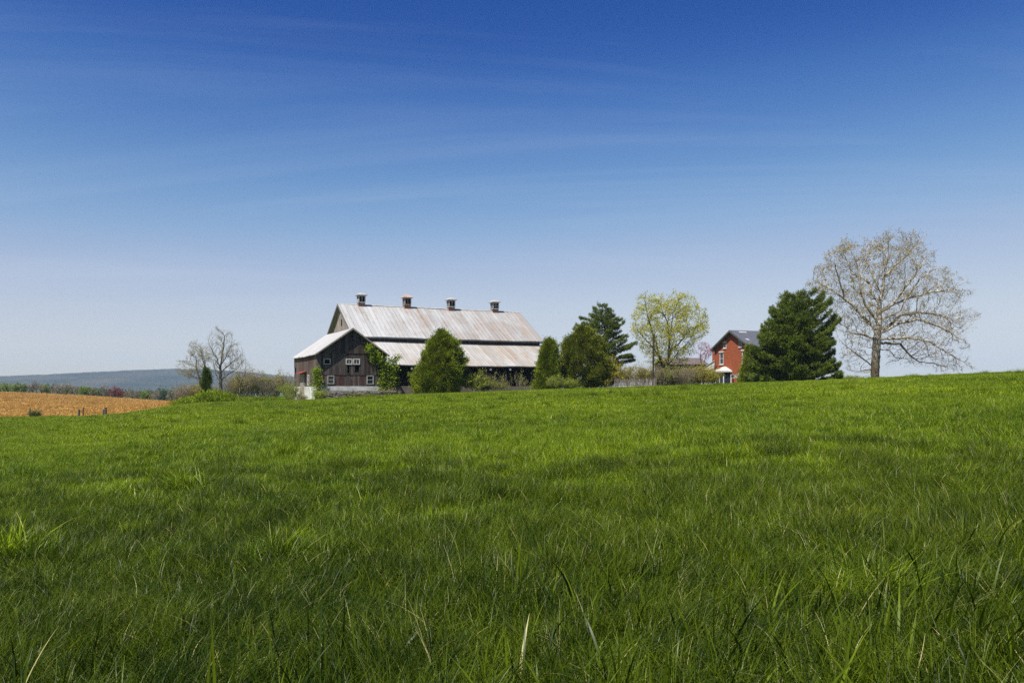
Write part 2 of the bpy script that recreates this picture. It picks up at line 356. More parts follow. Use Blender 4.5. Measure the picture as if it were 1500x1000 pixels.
# heights beyond the crest
KD = [100, 130, 250, 320, 450, 1000, 2600, 3200, 12000]
def vz(v, d): return EYE + (HOR - v) / FPX * d
ZB = np.zeros((len(ACOL), len(KD)))
for i, a in enumerate(ACOL):
    if a <= 270:      # ploughed stubble field rising to its own low crest
        v250 = np.interp(a, [-400, 0, 100, 200, 270], [566, 573.5, 578, 584.5, 589.5])
        z250 = vz(v250, 250); z100 = ZC[i] - 0.10
        z130 = z100 + (z250 - z100) * 0.22
        ZB[i] = [z100, z130, z250, z250 - 1.2, -5, -9, -11, -11, -11]
    elif a <= 440:
        ZB[i] = [ZC[i] - 0.12, vz(586, 130), -1.6, -3.2, -6, -9, -11, -11, -11]
    else:
        z0 = ZC[i]
        rise = 0.0
        ZB[i] = [z0, z0 - 0.15 + rise, z0 - 2.5, z0 - 4, -6, -9, -11, -11, -11]
LD = np.linspace(math.log(40), math.log(12000), 500)
AG = np.linspace(-400, 1900, 461)
TAB = np.zeros((len(ACOL), len(LD)))
for i in range(len(ACOL)):
    s = (HOR - VC[i]) / FPX; D = DC[i]
    dd = np.exp(LD)
    near = EYE + s * dd - EYE * (1 - dd / D) ** 2
    far = np.interp(LD, np.log([D] + KD), [ZC[i]] + list(ZB[i]))
    TAB[i] = np.where(dd < D, near, far)
T2 = np.array([np.interp(AG, ACOL, TAB[:, j]) for j in range(len(LD))]).T
def sm(arr, k, axis):
    ker = np.hanning(k + 2)[1:-1]; ker /= ker.sum()
    pad = [(0, 0), (0, 0)]; pad[axis] = (k // 2, k // 2)
    return np.apply_along_axis(lambda r: np.convolve(r, ker, 'valid'), axis, np.pad(arr, pad, mode='edge'))
T2 = sm(T2, 15, 0)
T2s = sm(T2, 17, 1)
DCG = np.interp(AG, ACOL, DC); DCG = np.convolve(np.pad(DCG, 10, mode='edge'), np.ones(21) / 21, 'valid')
VCG = np.interp(AG, ACOL, VC); VCG = np.convolve(np.pad(VCG, 7, mode='edge'), np.hanning(17)[1:-1] / np.hanning(17)[1:-1].sum(), 'valid')
def ground_z(X, Y):
    X = np.asarray(X, float); Y = np.asarray(Y, float)
    r = np.hypot(X, Y); th = np.arctan2(X, Y); lim = math.radians(42)
    te = np.where(np.abs(th) < lim, th, np.sign(th) * lim * (math.pi - np.abs(th)) / (math.pi - lim))
    tt = np.tan(te); d = r * np.cos(te)
    a = 750 + FPX * tt
    ai = np.clip((a - AG[0]) / (AG[1] - AG[0]), 0, len(AG) - 1.001)
    s = (HOR - np.interp(a, AG, VCG)) / FPX; D = np.interp(a, AG, DCG)
    near = EYE + s * d - EYE * (1 - d / D) ** 2
    li = np.clip((np.log(np.maximum(d, 1)) - LD[0]) / (LD[1] - LD[0]), 0, len(LD) - 1.001)
    i0 = ai.astype(int); j0 = li.astype(int); fi = ai - i0; fj = li - j0
    far = (T2s[i0, j0] * (1 - fi) * (1 - fj) + T2s[i0 + 1, j0] * fi * (1 - fj) + T2s[i0, j0 + 1] * (1 - fi) * fj + T2s[i0 + 1, j0 + 1] * fi * fj)
    w = np.clip((d - 45) / 12, 0, 1); w = w * w * (3 - 2 * w)
    z = near * (1 - w) + far * w
    # gentle lumps in the pasture
    amp = np.clip(d / 25, 0, 1) * np.clip((75 - d) / 20, 0, 1)
    z = z + amp * 0.06 * (np.sin(X * 0.55 + 1.3 * np.sin(Y * 0.21)) * np.sin(Y * 0.43 + X * 0.13))
    return z
def gz(x, y): return float(ground_z(x, y))
def is_field(X, Y):
    """the stubble field beyond the left crest"""
    a = 750 + FPX * X / np.maximum(Y, 1)
    return (Y > 84) & (Y < 255) & (a < 292 - np.clip(100 - Y, 0, 30) * 1.0) & (a > -700)

th = np.concatenate([np.radians(np.linspace(-46, 46, 461)), np.radians(np.linspace(46, 314, 90))[1:-1]])
rr = np.concatenate([np.linspace(0.3, 60, 120), np.linspace(60, 150, 160)[1:], np.geomspace(150, 10000, 110)[1:]])
TH, RR = np.meshgrid(th, rr, indexing='ij')
GX = RR * np.sin(TH); GY = RR * np.cos(TH); GZ = ground_z(GX, GY)
nT, nR = TH.shape
V = np.stack([GX.ravel(), GY.ravel(), GZ.ravel()], 1)
ii, jj = np.meshgrid(np.arange(nT), np.arange(nR - 1), indexing='ij')
i2 = (ii + 1) % nT
F = np.stack([ii * nR + jj, ii * nR + jj + 1, i2 * nR + jj + 1, i2 * nR + jj], -1).reshape(-1, 4)
F = F[:, ::-1]
cx = V[F].mean(1)
fm = is_field(cx[:, 0], cx[:, 1])
Yc = cx[:, 1]; Ac = 750 + FPX * cx[:, 0] / np.maximum(Yc, 1)
yard = (~fm) & (Yc > 90) & (Yc < 131) & (Ac > 322) & (Ac < 470)
V0 = np.concatenate([V, [[0, 0, gz(0, 0.01)]]]); c0 = len(V)
Fc = np.array([[i * nR, ((i + 1) % nT) * nR, c0] for i in range(nT)])[:, ::-1]
def sub(F_):
    u, inv = np.unique(F_.ravel(), return_inverse=True); return V0[u], inv.reshape(F_.shape)
# soil under the pasture
m, t, out = newmat('pasture_soil'); p_ = pos(t)
n1 = noise(t, p_, 0.08, 4); n2 = noise(t, p_, 1.5, 4, 0.65)
c = mixc(t, rng_(t, n1, 0.35, 0.65), (0.045, 0.085, 0.012), (0.075, 0.12, 0.016)); c = mixc(t, rng_(t, n2, 0.4, 0.65, 0, 0.6), c, (0.03, 0.045, 0.010))
princ(t, out, c, 0.95, 0.1, bump(t, n2, 0.8, 0.1)); M['soil'] = m
m, t, out = newmat('stubble_soil'); p_ = pos(t)
n1 = noise(t, p_, 0.08, 5, 0.65, sc=(0.35, 1.6, 1), rot=(0, 0, 0.25)); n2 = noise(t, p_, 0.6, 4, 0.7); n3 = noise(t, p_, 0.035, 3, sc=(1, 2.2, 1))
c = mixc(t, rng_(t, n2, 0.38, 0.62), (0.45, 0.265, 0.055), (0.30, 0.155, 0.042)); c = mixc(t, rng_(t, n1, 0.50, 0.66, 0, 0.75), c, (0.19, 0.085, 0.05))
c = mixc(t, rng_(t, n3, 0.54, 0.70, 0, 0.5), c, (0.16, 0.15, 0.04))
princ(t, out, c, 0.95, 0.1, bump(t, n2, 0.9, 0.25)); M['stubble_soil'] = m
m, t, out = newmat('mown_grass'); p_ = pos(t)
n1 = noise(t, p_, 2.0, 4, 0.7)
princ(t, out, mixc(t, rng_(t, n1, 0.35, 0.65), (0.12, 0.19, 0.03), (0.19, 0.25, 0.045)), 0.9, 0.1, bump(t, n1, 0.6, 0.04)); M['mown'] = m
v_, f_ = sub(F[~fm & ~yard]); o = link('ground', qmesh('ground', v_, f_, mat=M['soil'], smooth=True)); tag(o, kind='structure')
v_, f_ = sub(Fc); o = link('ground', qmesh('ground', v_, f_, mat=M['soil'], smooth=True)); tag(o, kind='structure')
v_, f_ = sub(F[fm]); o = link('field', qmesh('field', v_, f_, mat=M['stubble_soil'], smooth=True)); tag(o, 'harvested field of ochre stubble beyond the pasture', kind='structure')
v_, f_ = sub(F[yard]); o = link('lawn', qmesh('lawn', v_, f_, mat=M['mown'], smooth=True)); tag(o, 'pale green mown strip beside the barn', kind='structure')

# distant wooded ridge
rx = np.linspace(-4200, 3000, 900); ry = np.linspace(0, 1, 46)
rg = RNG(5)
RX, RT = np.meshgrid(rx, ry, indexing='ij')
RIDGE_Y = 3300.0
ax = 750 + FPX * RX / RIDGE_Y
crest_v = np.interp(ax, [-700, -200, 0, 40, 100, 150, 200, 260, 300, 340, 380, 430, 480, 700, 1100, 1800], [572, 562, 555, 551, 548.5, 545.5, 543, 540.5, 541, 543, 546.5, 552, 560, 567, 571, 571])
crest_z = EYE + (HOR - crest_v) / FPX * RIDGE_Y
prof = np.sin(np.clip(RT, 0, 1) * math.pi / 2) ** 1.1
prof = np.where(RT > 0.86, prof - (RT - 0.86) * 2.2, prof)
RY = RIDGE_Y - 1100 + RT * 1280
def fbm(X, Y, seed, f0, octs=5):
    g = RNG(seed); o = np.zeros_like(X)
    for k in range(octs):
        for _ in range(3):
            a = g.uniform(0, 6.28); ph = g.uniform(0, 6.28); f = f0 * 2 ** k * g.uniform(0.8, 1.2)
            o += np.sin((X * math.cos(a) + Y * math.sin(a)) * f + ph) / 2 ** k / 3
    return o
RZ = -14 + (crest_z + 14) * prof * (1 + 0.05 * fbm(RX, RY, 3, 0.004) * (1 - prof)) + 5.0 * rg.random(RX.shape) * np.minimum(RT * 5, 1) + 1.2 * fbm(RX, RY, 9, 0.02)
m, t, out = newmat('far_forest'); p_ = pos(t)
n1 = noise(t, p_, 0.004, 5, 0.65); n2 = noise(t, p_, 0.05, 4, 0.7)
c = mixc(t, rng_(t, n1, 0.38, 0.62), (0.025, 0.035, 0.028), (0.085, 0.072, 0.055)); c = mixc(t, rng_(t, n2, 0.35, 0.65, 0, 0.6), c, (0.02, 0.028, 0.022))
princ(t, out, c, 1.0, 0.0); M['far_forest'] = m
nI, nJ = RX.shape
ii, jj = np.meshgrid(np.arange(nI - 1), np.arange(nJ - 1), indexing='ij')
F = np.stack([ii * nJ + jj, (ii + 1) * nJ + jj, (ii + 1) * nJ + jj + 1, ii * nJ + jj + 1], -1).reshape(-1, 4)
o = link('hills', qmesh('hills', np.stack([RX.ravel(), RY.ravel(), RZ.ravel()], 1), F, mat=M['far_forest'])); tag(o, 'long low blue wooded ridge on the horizon', kind='structure')
#HAZE
bpy_haze = MB(); bpy_haze.box(-5200, 5200, -400, 3900, -60, 150)
m = bpy.data.materials.new('haze'); m.use_nodes = True; t = m.node_tree; t.nodes.clear(); out = N(t, 'ShaderNodeOutputMaterial')
pv = N(t, 'ShaderNodeVolumePrincipled'); pv.inputs['Color'].default_value = (0.54, 0.72, 1.0, 1); pv.inputs['Density'].default_value = 1.2e-4; pv.inputs['Anisotropy'].default_value = 0.0
t.links.new(pv.outputs[0], out.inputs['Volume'])
o = bpy_haze.build('haze', m); tag(o, 'thin blue haze filling the air over the valley', kind='stuff')
#ENDHAZE

# ------------------------------------------------------------------ plants: growth tools
def poly_rows(poly):
    """px silhouette -> functions left(v), right(v)"""
    vs_ = np.array([p[1] for p in poly]); vmin, vmax = vs_.min(), vs_.max()
    rows = np.linspace(vmin + 0.2, vmax - 0.2, 60); L = []; R = []
    n = len(poly)
    for v in rows:
        xs = []
        for i in range(n):
            (x0, y0), (x1, y1) = poly[i], poly[(i + 1) % n]
            if (y0 - v) * (y1 - v) <= 0 and y0 != y1: xs.append(x0 + (x1 - x0) * (v - y0) / (y1 - y0))
        L.append(min(xs) if xs else 0); R.append(max(xs) if xs else 0)
    return rows, np.array(L), np.array(R)
def inside(poly, x, y):
    c = np.zeros(len(x), bool); n = len(poly)
    for i in range(n):
        (x0, y0), (x1, y1) = poly[i], poly[(i + 1) % n]
        k = (y0 > y) != (y1 > y)
        with np.errstate(divide='ignore', invalid='ignore'):
            c ^= k & (x < (x1 - x0) * (y - y0) / ((y1 - y0) if y1 != y0 else 1e-9) + x0)
    return c
def sil_points(poly, Y, n, rg, depth=0.8, maxd=99, void=0.0):
    rows, L, R = poly_rows(poly); out = []
    x0, x1 = L.min(), R.max()
    while sum(len(o) for o in out) < n:
        x = rg.uniform(x0, x1, n * 2); v = rg.uniform(rows[0], rows[-1], n * 2)
        k = inside(poly, x, v); x = x[k]; v = v[k]
        l = np.interp(v, rows, L); r = np.interp(v, rows, R); c = (l + r) / 2; h = np.maximum((r - l) / 2, 1)
        q = np.sqrt(np.clip(1 - ((x - c) / h) ** 2, 0, 1)) * h / FPX * Y * depth
        q = np.minimum(q, maxd)
        y = Y + rg.uniform(-1, 1, len(x)) * q
        q3 = np.stack([(x - 750) / FPX * Y, y, EYE + (HOR - v) / FPX * Y], 1)
        if void:
            nn = (np.sin(q3[:, 0] * 1.7 + 2 * np.sin(q3[:, 2] * 0.9)) + np.sin(q3[:, 2] * 2.1 + 1.5 * np.sin(q3[:, 1] * 1.1)) + np.sin(q3[:, 1] * 1.5 + q3[:, 0] * 0.9)) / 3
            q3 = q3[rg.random(len(q3)) < np.clip(0.55 + nn * 1.6 * void, 0.03, 1)]
        out.append(q3)
    return np.concatenate(out)[:n]
def colonize(A, nodes, parents, step, infl, kill, iters=80, grav=0.0, rg=None, outw=0.0, cen=None):
    nodes = [np.array(p, float) for p in nodes]; parents = list(parents)
    A = A.copy(); nb = np.zeros(len(A), int); nd = np.full(len(A), 1e9)
    def upd(lo):
        P_ = np.array(nodes[lo:])
        if not len(P_) or not len(A): return
        for s_ in range(0, len(P_), 200):
            q = P_[s_:s_ + 200]; D = np.linalg.norm(A[:, None] - q[None], axis=2); k = D.argmin(1); dm = D[np.arange(len(A)), k]
            b = dm < nd; nd[b] = dm[b]; nb[b] = k[b] + lo + s_
    upd(0)
    for it in range(iters):
        act = nd < infl
        if not act.any(): break
        lo = len(nodes); ids = np.unique(nb[act])
        for i in ids:
            k = act & (nb == i); d = A[k] - nodes[i]; d /= np.linalg.norm(d, axis=1)[:, None] + 1e-9; d = d.sum(0)
            d /= np.linalg.norm(d) + 1e-9; d = d + rg.normal(0, 0.22, 3)
            if outw: o_ = nodes[i] - cen; d = d + outw * o_ / (np.linalg.norm(o_) + 1e-9)
            d[2] += grav; d /= np.linalg.norm(d) + 1e-9
            nodes.append(nodes[i] + d * step); parents.append(int(i))
        upd(lo)
        keep = nd > kill; A = A[keep]; nb = nb[keep]; nd = nd[keep]
        if len(A) == 0: break
    return np.array(nodes), np.array(parents)
def radii(nodes, parents, tip, p=2.4, rmax=None):
    n = len(nodes); acc = np.zeros(n); ch = [[] for _ in range(n)]
    for i in range(n):
        if parents[i] >= 0: ch[parents[i]].append(i)
    order = range(n - 1, -1, -1); r = np.zeros(n)
    for i in order:
        r[i] = tip if not ch[i] else (sum(r[c] ** p for c in ch[i])) ** (1 / p)
    if rmax: 
        k = rmax / r.max(); r = tip + (r - tip) * (rmax - tip) / (r.max() - tip)
    return r, ch
def tubes(nodes, parents, r, ch, kfun=lambda r_: 4, thr=None):
    """returns V,F; each chain follows its thickest child"""
    VV = []; FF = []; base = 0
    starts = [(i, None) for i in range(len(nodes)) if parents[i] < 0]
    while starts:
        i, pr = starts.pop(); chain = [i]
        while ch[i]:
            cs = sorted(ch[i], key=lambda c: -r[c]); nx = cs[0]
            for c in cs[1:]: starts.append((c, i))
            chain.append(nx); i = nx
        if pr is not None: pts = [nodes[pr]] + [nodes[c] for c in chain]; rad = [min(r[chain[0]] * 1.1, r[pr])] + [r[c] for c in chain]
        else: pts = [nodes[c] for c in chain]; rad = [r[c] for c in chain]
        if thr is not None and max(rad) < thr: pass
        pts = np.array(pts); rad = np.array(rad)
        if len(pts) < 2: continue
        T = np.gradient(pts, axis=0); T /= np.linalg.norm(T, axis=1)[:, None] + 1e-9
        ref = np.array([0.31, 0.93, 0.17]); U = np.cross(T, ref); U /= np.linalg.norm(U, axis=1)[:, None] + 1e-9; W = np.cross(T, U)
        k = kfun(rad.max()); an = np.arange(k) * 2 * math.pi / k
        ring = pts[:, None] + (U[:, None] * np.cos(an)[None, :, None] + W[:, None] * np.sin(an)[None, :, None]) * rad[:, None, None]
        VV.append(ring.reshape(-1, 3)); m_ = len(pts)
        a, b = np.meshgrid(np.arange(m_ - 1), np.arange(k), indexing='ij')
        FF.append(np.stack([a * k + b, a * k + (b + 1) % k, (a + 1) * k + (b + 1) % k, (a + 1) * k + b], -1).reshape(-1, 4) + base)
        base += m_ * k
    return np.concatenate(VV), np.concatenate(FF)
def leafquads(Pts, size, rg, asp=0.55, dirv=None, spread=1.0, g=None):
    """rhombic leaves at Pts with random orientation (optionally about dirv)"""
    n = len(Pts); d = rg.normal(0, 1, (n, 3))
    if dirv is not None: d = d / np.linalg.norm(d, axis=1)[:, None] * spread + dirv
    d /= np.linalg.norm(d, axis=1)[:, None] + 1e-9
    s = rg.normal(0, 1, (n, 3)); s = np.cross(d, s); s /= np.linalg.norm(s, axis=1)[:, None] + 1e-9
    L = (size * rg.uniform(0.6, 1.4, n))[:, None]
    V = np.stack([Pts, Pts + d * L * 0.5 + s * L * asp * 0.5, Pts + d * L, Pts + d * L * 0.5 - s * L * asp * 0.5], 1)
    F = np.arange(4 * n).reshape(n, 4)
    c = np.repeat(np.stack([rg.random(n), rg.random(n) if g is None else g, np.zeros(n)], 1), 4, 0)
    return V.reshape(-1, 3), F, c
def twigs(nodes, idx, par, n_per, length, rad, rg, up=0.15, segs=2):
    """thin three-sided twigs from nodes idx; returns V,F and the tip points"""
    P0 = np.repeat(nodes[idx], n_per, 0); n = len(P0)
    base = nodes[idx] - nodes[np.maximum(par[idx], 0)]; base /= np.linalg.norm(base, axis=1)[:, None] + 1e-9
    d = np.repeat(base, n_per, 0) * 0.9 + rg.normal(0, 0.55, (n, 3)); d[:, 2] += up; d /= np.linalg.norm(d, axis=1)[:, None]
    L = length * rg.uniform(0.5, 1.3, n)[:, None]
    d2 = d + rg.normal(0, 0.35, (n, 3)); d2[:, 2] += up; d2 /= np.linalg.norm(d2, axis=1)[:, None]
    Q = [P0, P0 + d * L * 0.5, P0 + d * L * 0.5 + d2 * L * 0.5]
    s = np.cross(d, rg.normal(0, 1, (n, 3))); s /= np.linalg.norm(s, axis=1)[:, None]; w = np.cross(d, s)
    VV = []; k = 3
    for q, rr_ in zip(Q, (rad, rad * 0.75, rad * 0.35)):
        for j in range(k):
            a = 2 * math.pi * j / k; VV.append(q + (s * math.cos(a) + w * math.sin(a)) * rr_)
    V = np.stack(VV, 1).reshape(-1, 3); F = []
    b = np.arange(n)[:, None] * 9
    for l in range(2):
        for j in range(3): F.append(np.concatenate([b + l * 3 + j, b + l * 3 + (j + 1) % 3, b + (l + 1) * 3 + (j + 1) % 3, b + (l + 1) * 3 + j], 1))
    return V, np.concatenate(F), Q
def joinq(parts):
    V = []; F = []; C = []; b = 0
    for p in parts:
        v, f = p[0], p[1]; c = p[2] if len(p) > 2 and p[2] is not None else np.full((len(v), 3), 0.5)
        V.append(v); F.append(f + b); C.append(c); b += len(v)
    return np.concatenate(V), np.concatenate(F), np.concatenate(C)

def place_thing(name, base, label, cat, group=None):
    return empty(name, base, label=label, cat=cat, group=group)
def put(parent, name, V, F, C, mat, smooth=False):
    b = np.array(parent.location); me = qmesh(name, np.asarray(V) - b, F, C, mat, smooth); return link(name, me, parent)

def broadleaf(name, label, cat, group, Y, base_px, poly, limbs, seed, n_att, step, kill, infl, tip, rmax, bark, leafmat, nleaf, leafsize, twig_len, twig_n,
              depth=0.8, grav=0.02, twigmat=None, sub=1.0, maxd=99, void=0.6, lk=1.12, clus=False):
    """limbs: list of polylines in px, the first starts at the base; later ones attach to the nearest node"""
    rg = RNG(seed)
    bx = (base_px[0] - 750) / FPX * Y; base = (bx, Y, gz(bx, Y) - 0.1)
    t_ = place_thing(name, base, label, cat, group)
    nodes = []; par = []
    for li, lb in enumerate(limbs):
        pts = [np.array(P(x, y, Y)) for x, y in lb]
        if li == 0: pts[0] = np.array(base)
        # side swing in depth for every limb but the trunk
        sw = 0 if li == 0 else rg.uniform(-1, 1) * depth * 0.9
        res = []
        for k in range(len(pts) - 1):
            m_ = max(1, int(np.linalg.norm(pts[k + 1] - pts[k]) / step)); 
            for q in range(m_): res.append(pts[k] + (pts[k + 1] - pts[k]) * q / m_)
        res.append(pts[-1]); res = np.array(res)
        if li > 0:
            d0 = np.linalg.norm(np.array(nodes)[:, [0, 2]] - res[0][[0, 2]], axis=1); pi = int(d0.argmin())
            run = np.concatenate([[0], np.cumsum(np.linalg.norm(np.diff(res, axis=0), axis=1))])
            res[:, 1] = nodes[pi][1] + run * sw
            res = res[1:]
        else: pi = -1
        jit = rg.normal(0, step * 0.10, res.shape); jit[0] = 0; res = res + jit
        for q in res: nodes.append(q); par.append(pi); pi = len(nodes) - 1
    A = sil_points(poly, Y, n_att, rg, depth, maxd, void)
    nodes, par = colonize(A, nodes, par, step, infl, kill, 90, grav, rg, 0.75, np.array(base) + np.array([0, 0, 0.22 * (A[:, 2].max() - base[2])]))
    # keep index order parent<child (true by construction)
    r, ch = radii(nodes, par, tip, 2.35, rmax); r = np.maximum(tip, rmax * (r / rmax) ** lk)
    V, F = tubes(nodes, par, r, ch, lambda q: 8 if q > 0.12 else (5 if q > 0.04 else 3))
    put(t_, 'trunk', V, F, None, bark, True)
    thin = np.array([i for i in range(len(nodes)) if r[i] < tip * 2.2 and par[i] >= 0])
    TV, TF, Q = twigs(nodes, thin, par, twig_n, twig_len, tip * 0.7, rg)
    TV2 = None
    put(t_, 'twigs', TV, TF, None, twigmat or bark)
    if nleaf:
        tips = np.concatenate(Q[1:])
        if clus:
            zt = (tips[:, 2] - base[2]) / (tips[:, 2].max() - base[2]); nn = np.sin(tips[:, 0] * 1.3 + np.sin(tips[:, 2] * 1.1)) + np.sin(tips[:, 2] * 1.7 + tips[:, 1])
            tips = tips[rg.random(len(tips)) < np.clip(0.15 + 0.9 * zt ** 2 + 0.25 * nn - 0.02 * (tips[:, 0] - base[0]), 0.05, 1)]
        k = rg.integers(0, len(tips), nleaf)
        LV, LF, LC = leafquads(tips[k] + rg.normal(0, leafsize * 0.8, (nleaf, 3)), leafsize, rg)
        put(t_, 'crown', LV, LF, LC, leafmat)
    return t_

def conifer(name, label, cat, group, Y, axis_px, poly, seed, mat, kind='pine', density=1.0, base_v=None, tuft=0.30, depth=0.9, gap=1.0):
    rg = RNG(seed); rows, L, R = poly_rows(poly); bx = (axis_px - 750) / FPX * Y; base = np.array((bx, Y, gz(bx, Y) - 0.1))
    t_ = place_thing(name, tuple(base), label, cat, group)
    ztop = EYE + (HOR - rows[0]) / FPX * Y; zbot = max(EYE + (HOR - rows[-1]) / FPX * Y, base[2] + 0.15)
    H = ztop - base[2]
    def ext(z, ang):
        v = HOR - (z - EYE) / Y * FPX
        l = np.interp(v, rows, L); r_ = np.interp(v, rows, R)
        rl = (axis_px - l) / FPX * Y; rr_ = (r_ - axis_px) / FPX * Y
        c = np.cos(ang); side = np.where(c < 0, rl, rr_); avg = (rl + rr_) / 2
        return np.maximum(0.12, side * c * c + avg * depth * (1 - c * c))
    # trunk
    zz = np.linspace(base[2], ztop - 0.1, 9); tp = [(bx + 0.04 * math.sin(k), Y + 0.04 * math.cos(2 * k), z) for k, z in enumerate(zz)]
    rad = [max(0.02, H * 0.018 * (1 - (z - base[2]) / (H + .01)) + 0.01) for z in zz]
    b = MB(); b.tube([Vector(p) - Vector(base) for p in tp], rad, 7)
    BV = []; BF = []; P_ = []; D_ = []; S_ = []
    if kind == 'pine':
        z = zbot + 0.2; 
        while z < ztop - 0.15:
            fr = (z - base[2]) / H; nb = int(rg.integers(6, 9)) if fr < 0.85 else 4; off = rg.uniform(0, 6.28)
            for k in range(nb):
                a = off + k * 2 * math.pi / nb + rg.normal(0, 0.18)
                # extent: use where the silhouette says at the tip height
                e = float(ext(z + 0.1, a)) * (rg.uniform(0.86, 1.05) if rg.random() < 0.85 else rg.uniform(0.55, 0.86))
                rise = (0.06 + 0.60 * fr) * e / gap + rg.normal(0, 0.16 / gap); droop = rg.uniform(-0.05, 0.22) * e
                n_ = max(3, int(e / 0.22)); s = np.linspace(0, 1, n_ + 1)
                bp = np.stack([bx + math.cos(a) * e * s, Y + math.sin(a) * e * s, z - rise * 0.5 + rise * s - droop * np.sin(s * 3.1)], 1)
                if e > 0.4: b.tube([Vector(q) - Vector(base) for q in bp[::max(1, n_ // 3)]], [0.012 + 0.03 * (1 - q / 4) * min(1, e / 2) for q in range(len(bp[::max(1, n_ // 3)]))], 4)
                # foliage plates along the outer part
                m_ = int((26 + 22 * (fr < 0.4)) * e * density) + 8
                q = rg.beta(2.2, 1.0, m_) if e > 0.8 else rg.random(m_)
                q = 0.12 + q * 0.9
                w = np.minimum(0.62, 0.42 * e) / gap ** 0.5 * np.sqrt(np.clip(1.15 - (q - 0.55) ** 2 * 3, 0.1, 1)) + 0.05
                lat = rg.normal(0, 0.55, m_) * w
                px_ = bx + math.cos(a) * e * q - math.sin(a) * lat; py_ = Y + math.sin(a) * e * q + math.cos(a) * lat
                pz_ = z - rise * 0.5 + rise * q - droop * np.sin(q * 3.1) + rg.normal(0.07, 0.12 / gap, m_) 
                P_.append(np.stack([px_, py_, pz_], 1))
                dv = np.stack([np.full(m_, math.cos(a)) * 0.7, np.full(m_, math.sin(a)) * 0.7, np.full(m_, 0.65)], 1) + rg.normal(0, 0.35, (m_, 3)); D_.append(dv)
                S_.append(np.full(m_, rg.random()))
            z += rg.uniform(0.30, 0.48) * gap
        Pn = np.concatenate(P_); Dn = np.concatenate(D_); Sn = np.concatenate(S_); per = 9
        Pn = np.repeat(Pn, per, 0); Dn = np.repeat(Dn, per, 0); Sn = np.repeat(Sn, per)
        V, F, C = leafquads(Pn + rg.normal(0, 0.02, Pn.shape), tuft * 0.8, rg, asp=0.13, dirv=Dn, spread=0.9, g=rg.random(len(Pn)) * 0.85 + 0.15 * Sn)
    else:
        # arborvitae: dense flattened sprays over a lumpy shell, thinner inside
        nc = int(240 * density * H / 4); ang = rg.uniform(0, 2 * math.pi, nc); z = rg.uniform(zbot, ztop, nc)
        e = ext(z, ang); keep = rg.random(nc) < np.clip(e / max(e.max(), .1) + 0.3, 0, 1); ang = ang[keep]; z = z[keep]; e = np.maximum(0.08, e[keep] - 0.26); nc = len(z)
        lump = 1 + 0.10 * np.sin(ang * 4 + z * 1.9 + seed) + 0.09 * np.sin(ang * 9 - z * 3.7) + rg.normal(0, 0.075, nc) + 0.16 * (rg.random(nc) < 0.08)
        rad_ = e * lump * (0.97 - np.abs(rg.normal(0, 0.16, nc))); inner = rg.random(nc) < 0.22; rad_[inner] *= rg.uniform(0.35, 0.85, inner.sum())
        per = 105; cs = tuft * rg.uniform(0.6, 1.6, nc)
        Cn = np.stack([bx + np.cos(ang) * rad_, Y + np.sin(ang) * rad_, z], 1); gS = np.repeat(rg.random(nc), per)
        oo = np.stack([np.cos(ang), np.sin(ang), np.full(nc, 0.9)], 1); q = rg.normal(0, 0.55, (nc, per, 3)); q += oo[:, None] * np.abs(rg.normal(0, 0.5, (nc, per, 1)))
        Pn = (Cn[:, None] + q * cs[:, None, None] * 0.8).reshape(-1, 3); Dn = (q * 0.8 + oo[:, None] * 0.7).reshape(-1, 3)
        V, F, C = leafquads(Pn, tuft * 0.50, rg, asp=0.5, dirv=Dn, spread=0.6, g=gS * 0.7 + 0.3 * rg.random(len(Pn)))
        for k in range(14):
            a = rg.uniform(0, 6.28); z0 = rg.uniform(zbot, ztop - H * 0.25); e0 = float(ext(z0 + .3, a)) * 0.8
            b.tube([(0, 0, z0 - base[2]), (math.cos(a) * e0, math.sin(a) * e0, z0 - base[2] + e0 * 0.7)], [0.03, 0.008], 4)
    b.build('trunk', M['bark_dark'], t_)
    put(t_, 'crown', V, F, C, mat)
    return t_

